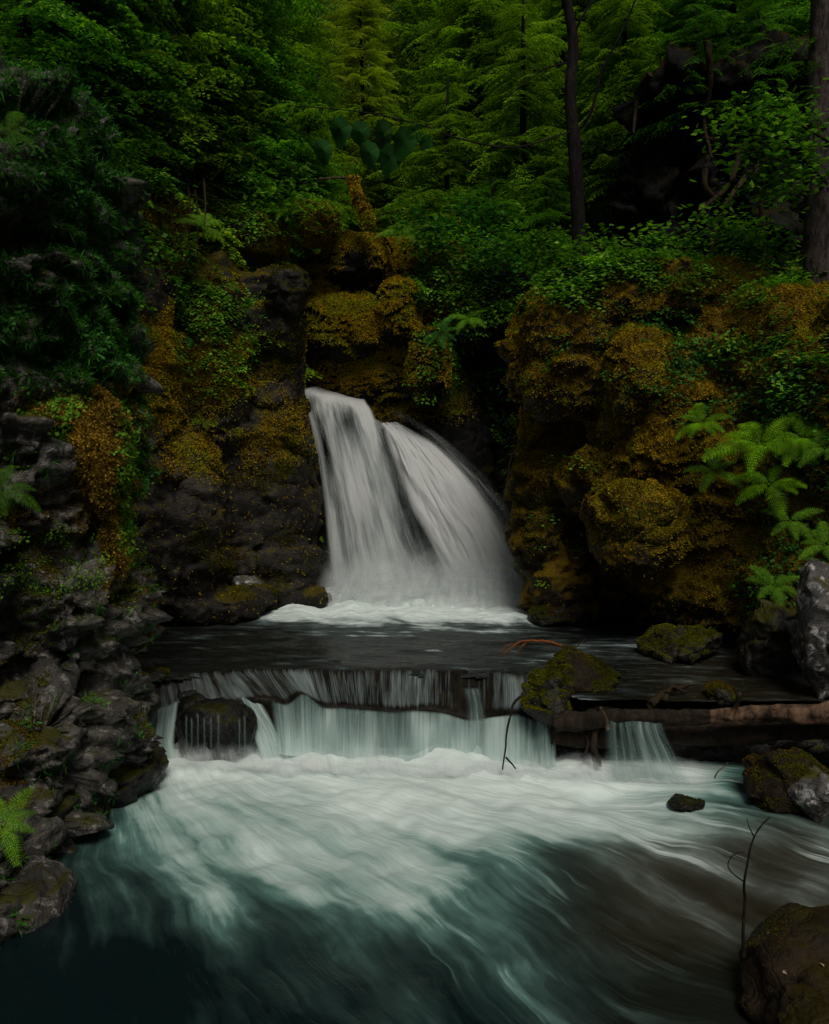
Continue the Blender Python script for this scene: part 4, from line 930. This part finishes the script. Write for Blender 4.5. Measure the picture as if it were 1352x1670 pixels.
# thick conifer trunk at right edge
t2 = empty('conifer_tree', P(1345, 500, 13.6), 'thick grey-brown barked conifer trunk at the right edge', 'tree')
l0 = np.array(t2.location)
pts = bez([P(1352, 520, 13.6), P(1344, 480, 13.6), P(1342, 300, 13.6), P(1345, 150, 13.6), P(1350, 0, 13.6), P(1352, -300, 13.6), P(1355, -700, 13.6)], 200)
v, f = tube(pts, np.interp(np.arange(200), [0, 12, 200], [0.37, 0.29, 0.2]), 40)
n = vnormals(v, np.concatenate([f[:, :3], f[:, [0, 2, 3]]])); v = v+n*(0.022*fbm(v*np.array([9, 9, 5]), 3, 3))[:, None]
nmesh('trunk', v-l0, f, M['bark'], t2, smooth=True)
parts = []
rb = np.random.default_rng(77)
for (px, py, az, s) in ((1345, 150, 2.9, .55), (1345, 190, 3.3, .5), (1345, 110, 3.6, .5), (1345, 60, 2.7, .6), (1345, -60, 3.4, .8), (1345, -150, 2.8, 1.0), (1345, -200, 4.0, 1.0), (1345, -260, 3.2, 1.1), (1345, -320, 2.4, 1.1)):
    parts.append(place(BG[rb.integers(5)], rot_z(np.array([az])), np.array([s]), (P(px, py, 13.4)-l0)[None]))
v, f = merge(parts); nmesh('crown', v, f, M['needle_dark'], t2)

# broadleaf shrubs
def maple_leaf():
    a = np.linspace(0, 2*np.pi, 16, endpoint=False)
    return a
def leafy_branch(name, pts, rad, nleaf, L, w, mat, label, cat, seed, group=None, hang=0.2, round_=False, spread=.25):
    r = np.random.default_rng(seed); pts = bez(pts, 30); b = pts[0]; root = empty(name, b, label, cat, group)
    v, f = tube(pts, np.linspace(rad, rad*.3, 30), 6); nmesh('stem', v-b, f, M['twig'], root, smooth=True)
    q = []
    for i in range(nleaf):
        t = r.uniform(.15, 1)*29; k = int(min(t, 28)); c = pts[k]*(1-(t-k))+pts[k+1]*(t-k)
        off = r.normal(size=3)*spread*np.array([1, 1, .5]); d = np.array([r.normal(), r.normal(), -hang+r.normal()*.25]); d = d/np.linalg.norm(d)*L*r.uniform(.6, 1.2)
        q.append(leafquad(c-b+off, d, w*r.uniform(.8, 1.2), (r.normal()*.3, r.normal()*.3, 1)))
        
    v, f = proto_from(q); nmesh('leaves', v, f, mat, root); return root
# hanging twig with round leaves in the centre
pts = [P(745, 225, 12.6), P(700, 208, 12.5), P(640, 192, 12.4), P(570, 180, 12.3), P(470, 172, 12.2)]
root = empty('hanging_branch', pts[0], 'dark twig with a row of large round leaves hanging at top centre', 'branch'); b = pts[0]
pc = bez([P(930, 215, 16.9), P(840, 240, 14.5)]+pts, 40); v, f = tube(pc, np.linspace(.015, .007, 40), 6); nmesh('stem', v-b, f, M['twig'], root, smooth=True)
for i, (px, py, w, h, rot) in enumerate([(556, 212, 19, 20, 0), (588, 216, 18, 18, .2), (626, 218, 16, 22, 0), (660, 232, 20, 24, -.3), (603, 250, 17, 19, .1), (637, 258, 20, 22, -.35), (527, 245, 16, 18, .2), (678, 216, 16, 13, -.9), (695, 232, 12, 12, -.6)]):
    Y = 12.35+0.05*(i % 3); k = Y/F; n = 18; a = np.linspace(0, 2*np.pi, n, endpoint=False)
    rr_ = 1+0.06*np.cos(a*9)
    tip = np.clip(-np.cos(a), 0, 1); x = np.sin(a)*w*k*rr_*.95*(1-.25*tip); z = np.cos(a)*h*k*rr_*(.95+.3*tip**3)
    c, s = math.cos(rot), math.sin(rot); xx = x*c-z*s; zz = x*s+z*c
    V = np.stack([xx, 0.04*np.abs(x)/k*.01+.03*np.sin(a*2)-zz*.35, zz], 1)
    V = np.vstack([V, [[0, -.03, 0]]]); V = V+(P(px, py, Y)-b)
    Fq = np.array([[n, j, (j+1) % n, (j+2) % n] for j in range(0, n, 2)])
    nmesh('leaf', V, Fq, M['leaf_dark'], root)
parts = []
for (px, py, az, s) in ((700, 205, 3.3, .32), (650, 190, 3.0, .36), (600, 180, 3.2, .36), (545, 176, 3.0, .34), (490, 172, 3.1, .3), (720, 218, 3.9, .3)):
    parts.append(place(BG[0], rot_z(np.array([az])), np.array([s]), (P(px, py, 12.5)-b)[None]))
v, f = merge(parts); nmesh('needle_spray', v, f, M['needle'], root)

for i, (a, b_, c, lab) in enumerate([
    ((1350, 230, 13.2), (1270, 190, 13.0), (1180, 205, 12.9), 'leafy green branch reaching left from the thick trunk, the upper one'),
    ((1350, 300, 13.2), (1280, 240, 13.0), (1200, 250, 12.8), 'leafy green branch below the upper one beside the thick trunk'),
    ((1330, 330, 13.6), (1260, 290, 13.2), (1230, 320, 13.0), 'drooping leafy branch in front of the dark hollow'),
    ((1000, 440, 15.4), (985, 410, 15.3), (960, 395, 15.2), 'small leafy shrub at the foot of the slim dark tree'),
    ((1120, 440, 15.4), (1095, 400, 15.2), (1060, 380, 15.0), 'leafy shrub on the right cliff top below the hollow'),
    ((1230, 450, 15.0), (1200, 390, 14.8), (1160, 350, 14.6), 'arching shrub between the hollow and the thick trunk'),
    ((1290, 460, 14.6), (1250, 400, 14.5), (1220, 370, 14.4), 'leafy shrub just left of the thick trunk foot')]):
    leafy_branch('leafy_shrub', [P(*a), P(*b_), P(*c)], .022, 420, .13, .042, M['leaf_fresh'], lab, 'shrub', 300+i, 'leafy shrubs on the right', spread=.26)

for i, (px, py, Y, lab) in enumerate([(700, 380, 19.0, 'broadleaf shrub behind the fern clump above the waterfall'), (760, 420, 19.2, 'broadleaf shrub over the dark recess'), (820, 430, 18.6, 'broadleaf shrub left of the mossy right cliff top'), (870, 400, 18.8, 'broadleaf shrub under the slim tree'), (780, 360, 19.8, 'pale green shrub on the slope left of the slim tree'), (450, 330, 17.6, 'broadleaf shrub on the brown moss boulders at left'), (205, 420, 14.8, 'small shrub in the cleft behind the near left cliff')]):
    leafy_branch('leafy_shrub', [P(px, py+45, Y), P(px+10, py, Y-.2), P(px-25, py-35, Y-.5)], .02, 420, .14, .05, M['leaf_fresh' if i % 2 else 'leaf_blue'], lab, 'shrub', 400+i, 'leafy shrubs around the waterfall', spread=.34)
# bare roots and rock ribs in the hollow
for i, pp in enumerate([[(1265, 250), (1215, 290), (1180, 340), (1150, 430)], [(1210, 235), (1190, 300), (1140, 350), (1120, 430)], [(1160, 230), (1150, 300), (1180, 350), (1150, 440)], [(1230, 270), (1240, 330), (1250, 440)], [(1150, 60), (1160, 120), (1150, 200), (1160, 260)], [(1060, 120), (1040, 160), (1035, 220)]]):
    q = bez([P(x, y, 17.6+0.2*(i % 3)+.3*math.sin(j*2.1+i)) for j, (x, y) in enumerate(pp)], 30); q = q+0.06*np.stack([fbm(q*2+i, 3, 5), fbm(q*2+9+i, 3, 6), fbm(q*2+19+i, 3, 7)], 1)
    v, f = tube(q, np.linspace(.075, .025, 30), 8)
    thing_mesh('exposed_root', v, f, M['root'], 'pale bare root twisting through the dark hollow on the right', 'root', 'bare roots in the hollow')
for i in range(9):
    x = 215+i*14+random.random()*8; y0 = 290+random.random()*20; q = bez([P(x, y0, 16.0), P(x+6*random.random(), y0+50, 15.2), P(x-4+16*random.random(), y0+90+50*random.random(), 14.9)], 18)
    v, f = tube(q, np.linspace(.022, .008, 18), 6)
    thing_mesh('hanging_root', v, f, M['root'], 'thin brown root hanging down the left cliff face', 'root', 'thin roots hanging on the left cliff')
# moss-draped snag above the falls
q = bez([P(575, 290, 18.2), P(582, 320, 18.1), P(598, 350, 18.0), P(600, 372, 18.0)], 60); tr_ = .10+.05*vnoise(np.stack([np.arange(60)*.35, np.zeros(60), np.zeros(60)], 1), 4)
v, f = tube(q, tr_, 10); b = q[-1]
sn = empty('mossy_snag', b, 'golden moss draped broken branch standing above the waterfall', 'branch'); nmesh('wood', v-b, f, M['wood'], sn, smooth=True)
tt = np.concatenate([f[:, :3], f[:, [0, 2, 3]]]); pz = place(TU[0], *(lambda p, n: (frames(len(p), r1, n, -.4), .05*r1.uniform(.6, 1.5, len(p)), p-b))(*sample((v, tt), 1600, None, r1, facing=False)))
nmesh('moss', pz[0], pz[1], M['moss_orange'], sn)
v, f = tube(bez([P(520, 292, 18.0), P(545, 290, 18.1), P(575, 290, 18.2)], 16), np.linspace(.012, .03, 16), 6); nmesh('twig', v-b, f, M['wood'], sn, smooth=True)

# thin far fall in the light gap
o = sheet('distant_fall', [(596, 88, 36), (599, 120, 35.5), (601, 158, 35)], [(602, 88, 36), (606, 120, 35.5), (608, 158, 35)], M['fall_thin'], 12, 30, densf=lambda U, S: .52+0*U, edge=.3, top=.2, bot=.2, seed=5); tag(o, kind='structure')

# =================================================================== FERNS
def fern_thing(px, py, Y, L, n, mat, label, seed, up=(0, -0.5, 0.85), bip=True, group='ferns on the rocks', **k):
    r = np.random.default_rng(seed); v, f = fern(r, n, L, bip=bip, **k)
    c = P(px, py, Y); z = np.array(up, float); z /= np.linalg.norm(z); x = np.cross([0, 1, 0.2], z); x /= np.linalg.norm(x); y = np.cross(z, x)
    v = v@np.stack([x, y, z], 1).T
    o = nmesh('fern', v, f, M[mat]); o.location = c.tolist(); return tag(o, label, 'fern', group)
FN = [(1145, 690, 12.4, .50, 8, 'leaf_lime', 'lime green fern at the upper left of the bright fern cluster on the right cliff'),
 (1240, 725, 12.0, .80, 9, 'leaf_lime', 'largest lime green fern in the middle of the bright cluster on the right cliff'),
 (1310, 715, 11.8, .60, 8, 'leaf_lime', 'lime green fern nearest the right edge in the bright cluster'),
 (1255, 790, 11.8, .60, 7, 'leaf_lime', 'lime green fern drooping at the bottom of the bright cluster'),
 (1165, 770, 12.3, .50, 7, 'leaf_fresh', 'mid green fern tucked below the upper left lime fern'),
 (1290, 850, 11.6, .45, 6, 'leaf_fresh', 'green fern lowest on the right part of the right cliff'),
 (1085, 880, 12.9, .28, 6, 'leaf_lime', 'tiny lime fern on the rounded nose of the right cliff'),
 (1265, 955, 11.7, .45, 7, 'leaf_fresh', 'green fern near the waterline at the foot of the right cliff'),
 (1345, 890, 9.8, .40, 7, 'leaf_fresh', 'green fern on top of the tall pale rock'),
 (1345, 730, 11.5, .55, 7, 'leaf_fresh', 'green fern at the very right edge beside the bright cluster'),
 (910, 612, 14.0, .2, 6, 'leaf_lime', 'small lime sprig on the left lobe of the right cliff'),
 (0, 800, 7.6, .38, 8, 'needle_dark', 'dark green fern at the left edge beside the golden moss'),
 (5, 1345, 6.6, .35, 8, 'leaf_fresh', 'small green fern at the left edge above the lower left boulder'),
 (155, 1150, 8.6, .18, 9, 'leaf_fresh', 'small green fern tuft on the left bank slabs'),
 (205, 310, 14.0, .55, 7, 'leaf_fresh', 'green fern on the ridge between the near cliff and the left cliff'),
 (330, 370, 15.0, .6, 7, 'leaf_fresh', 'green fern hanging below the dark boughs on the left'),
 (15, 215, 7.8, .4, 8, 'needle_dark', 'blue green fern high at the left edge'),
 (660, 380, 18.6, .7, 8, 'leaf_fresh', 'green fern behind the moss draped snag'),
  (720, 545, 18.3, .55, 8, 'leaf_blue', 'blue green fern hanging right of the waterfall'),
 (765, 520, 18.6, .6, 8, 'leaf_fresh', 'green fern above the dark recess right of the waterfall'),
 (470, 345, 17.2, .5, 8, 'leaf_fresh', 'green fern on the brown moss boulder left of the snag'),
 (330, 690, 15.2, .3, 6, 'leaf_fresh', 'small green tuft on the middle of the left cliff'),
 (310, 550, 15.2, .35, 8, 'leaf_blue', 'round fern tuft beside the rust moss on the left cliff')]
for i, (px, py, Y, L, n, mt, lab) in enumerate(FN):
    fern_thing(px, py, Y, L, n, mt, lab, 500+i, up=(0.35 if px < 340 else -0.25, -0.6, 0.75), bip=L > .3, pairs=16 if L > .3 else 9)

# =================================================================== DRIFTWOOD
# the log over the sill
pts = bez([P(905, 1178, 10.1), P(1000, 1172, 9.95), P(1100, 1170, 9.85), P(1230, 1166, 9.75), P(1352, 1162, 9.65), P(1500, 1156, 9.5)], 160)
v, f = tube(pts, np.interp(np.arange(160), [0, 60, 160], [.12, .08, .11]), 28, cap=False)
n = vnormals(v, np.concatenate([f[:, :3], f[:, [0, 2, 3]]])); v = v+n*(.05*fbm(v*np.array([3, 9, 9]), 4, 3)+.012*fbm(v*np.array([8, 30, 30]), 2, 4))[:, None]
lg = empty('fallen_log', pts[80]-[0, 0, .15], 'weathered fallen log lying across the stream at the right', 'log'); b = np.array(lg.location)
cut = 78*28; fa = f[:cut]; fb = f[cut:-28]
nmesh('wet_bark', v-b, fa, M['wood_wet'], lg, smooth=True); nmesh('peeled_wood', v-b, f[cut:], M['wood'], lg, smooth=True)
for a, c, ra in (((1190, 1172, 9.72), (1206, 1130, 9.6), .035), ((992, 1190, 9.80), (980, 1154, 9.72), .022)):
    q = bez([P(*a), P((a[0]+c[0])/2+3, (a[1]+c[1])/2, a[2]), P(*c)], 10); vv, ff = tube(q, np.linspace(ra, ra*.6, 10), 8); nmesh('branch_stub', vv-b, ff, M['wood'], lg, smooth=True)
q = bez([P(900, 1195, 10.3), P(1000, 1200, 10.2), P(1150, 1198, 10.1), P(1260, 1192, 10.0), P(1400, 1185, 9.9)], 80); v, f = tube(q, .13+0.03*vnoise(np.stack([np.arange(80)*.2, np.zeros(80), np.zeros(80)], 1), 2), 20)
n = vnormals(v, np.concatenate([f[:, :3], f[:, [0, 2, 3]]])); v = v+n*(.04*fbm(v*3, 4, 8))[:, None]
thing_mesh('fallen_log', v, f, M['wood_wet'], 'dark wet log under the weathered one', 'log')
def sticks(name, paths, mat, label, cat='stick', nb=.006, group=None):
    parts = []
    for pp, r0, r1_ in paths:
        q = bez([P(*a) for a in pp], 24); q = q+0.012*np.stack([vnoise(q*9, 1), vnoise(q*9, 2), vnoise(q*9, 3)], 1)
        parts.append(tube(q, np.linspace(r0, r1_, 24), 8))
    v, f = merge(parts); return thing_mesh(name, v, f, M[mat], label, cat, group)
sticks('bare_branch', [([(915, 1052, 12.2), (880, 1045, 12.1), (850, 1046, 12.0), (818, 1068, 11.9)], .025, .008), ([(862, 1044, 12.05), (848, 1058, 12.0), (846, 1070, 12)], .012, .005), ([(840, 1050, 12), (828, 1052, 11.9), (814, 1062, 11.9)], .01, .005)], 'twig_orange', 'orange peeled branch sticking out over the upper pool', 'branch')
sticks('dead_sapling', [([(1213, 1560, 5.6), (1214, 1500, 5.6), (1215, 1435, 5.6), (1222, 1395, 5.6), (1232, 1362, 5.6), (1255, 1332, 5.6)], .012, .004), ([(1214, 1437, 5.6), (1196, 1424, 5.6), (1188, 1408, 5.6), (1200, 1391, 5.6), (1215, 1388, 5.6)], .005, .002), ([(1231, 1366, 5.6), (1223, 1350, 5.6), (1221, 1335, 5.6)], .005, .002), ([(1198, 1392, 5.6), (1206, 1398, 5.6), (1218, 1404, 5.6)], .003, .0015)], 'bark_dark', 'bare dark sapling standing beside the lower right boulder', 'sapling')
sticks('driftwood_twig', [([(858, 1130, 10.1), (838, 1150, 9.95), (828, 1185, 9.8), (820, 1255, 9.7)], .02, .008)], 'twig', 'dark curved stick hanging in front of the main sill fall', 'stick')
sticks('driftwood_twig', [([(826, 1236, 9.6), (842, 1254, 9.5)], .012, .008)], 'twig', 'short dark stick at the foot of the curved one', 'stick')
sticks('driftwood_twig', [([(948, 1235, 9.9), (958, 1222, 9.95), (955, 1195, 10.1)], .02, .012), ([(974, 1250, 9.9), (968, 1215, 9.95), (973, 1185, 10.05)], .05, .03)], 'wood_wet', 'dark broken stake standing in the foam under the log end', 'stick')
sticks('driftwood_twig', [([(1166, 1270, 9.2), (1175, 1255, 9.2), (1188, 1243, 9.2)], .008, .004)], 'wood', 'thin pale twig in the shadow below the log', 'stick')
sticks('driftwood_root', [([(1060, 1150, 10.1), (1085, 1130, 10.3), (1110, 1122, 10.4), (1125, 1115, 10.4)], .05, .02), ([(1085, 1145, 10.2), (1095, 1120, 10.3), (1120, 1130, 10.3)], .035, .015)], 'root', 'twisted brown driftwood root lying behind the log', 'driftwood')
sticks('driftwood_twig', [([(900, 1095, 11), (925, 1070, 11.3), (955, 1042, 11.6)], .015, .008), ([(870, 1120, 10.6), (905, 1090, 10.9), (940, 1085, 11)], .012, .006)], 'twig', 'thin dark twigs leaning on the rooty hump', 'stick')
sticks('moss_covered_branch', [([(960, 635, 14.0), (1000, 590, 13.8), (1035, 553, 13.6), (1065, 552, 13.7), (1100, 565, 13.9)], .012, .03)], 'wood', 'arched branch across the mossy right cliff face', 'branch')
for i, (a, c, e) in enumerate([((845, 640, 15), (842, 700, 15), (826, 780, 15)), ((850, 620, 15), (852, 680, 15), (860, 730, 15)), ((835, 740, 15), (828, 770, 15), (822, 820, 15))]):
    sticks('hanging_root', [([a, c, e], .014, .006)], 'root', 'thin root hanging beside the left edge of the right cliff', 'root', group='roots hanging by the right cliff')
# fallen leaves on the lower right boulder
o17, v17, t17 = BO[117]; p, nn = sample((v17, t17), 14, lambda c, m: sstep(.3, .8, m[:, 2]), np.random.default_rng(4))
lf = leaf_mat('fallen_leaf', [(.3, .18, .12), (.5, .36, .3)], .1, 1)
for i in range(len(p)):
    V = np.array([[-.02, 0, .004], [-.006, -.011, .008], [.022, 0, .004], [-.004, .012, .01]])
    a = random.random()*6.28; c, s = math.cos(a), math.sin(a); V = V@np.array([[c, s, 0], [-s, c, 0], [0, 0, 1]])
    z = nn[i]; x = np.cross([0, 1, 0], z); x /= np.linalg.norm(x); y = np.cross(z, x); V = V@np.stack([x, y, z], 1).T
    o = nmesh('fallen_leaf', V, np.array([[0, 1, 2, 3]]), lf); o.location = (p[i]+z*.006).tolist(); tag(o, 'small dead leaf lying on the lower right boulder', 'leaf', 'dead leaves on the lower right boulder')

# =================================================================== LIGHT, SKY, CAMERA
w = bpy.data.worlds.new('World'); scene.world = w; w.use_nodes = True; nt = w.node_tree
bgn = nt.nodes['Background']; sky = nt.nodes.new('ShaderNodeTexSky'); sky.sky_type = 'NISHITA'; sky.sun_disc = False
SE, SA = 54, 168    # elevation, compass-like azimuth the sun stands at (0 = +Y, clockwise)
sky.sun_elevation = R(SE); sky.sun_rotation = R(SA)
nt.links.new(sky.outputs[0], bgn.inputs[0]); bgn.inputs[1].default_value = 0.05; sky.ozone_density = 0.3; sky.dust_density = 4.0; sky.air_density = 0.8
sd = bpy.data.lights.new('sun', 'SUN'); sd.energy = 2.6; sd.angle = R(24); sd.color = (1, .95, .86)
so = bpy.data.objects.new('sun', sd); link(so)
dirv = Vector((math.sin(R(SA))*math.cos(R(SE)), math.cos(R(SA))*math.cos(R(SE)), math.sin(R(SE))))
so.rotation_euler = dirv.to_track_quat('Z', 'Y').to_euler(); so.location = (0, 0, 30)
cam = bpy.data.cameras.new('camera'); co = bpy.data.objects.new('camera', cam); link(co); scene.camera = co
cam.sensor_fit = 'VERTICAL'; cam.angle_y = 2*math.atan(835/F); cam.clip_end = 500
co.location = (0, 0, CAMZ); co.rotation_euler = (math.pi/2-PITCH, 0, 0)
vs = scene.view_settings; vs.view_transform = 'Standard'; vs.look = 'None'; vs.gamma = 1; vs.exposure = -0.5; vs.use_curve_mapping = False
scene.cycles.max_bounces = 6; scene.cycles.transparent_max_bounces = 12
print('verts', sum(len(o.data.vertices) for o in scene.objects if o.type == 'MESH'))
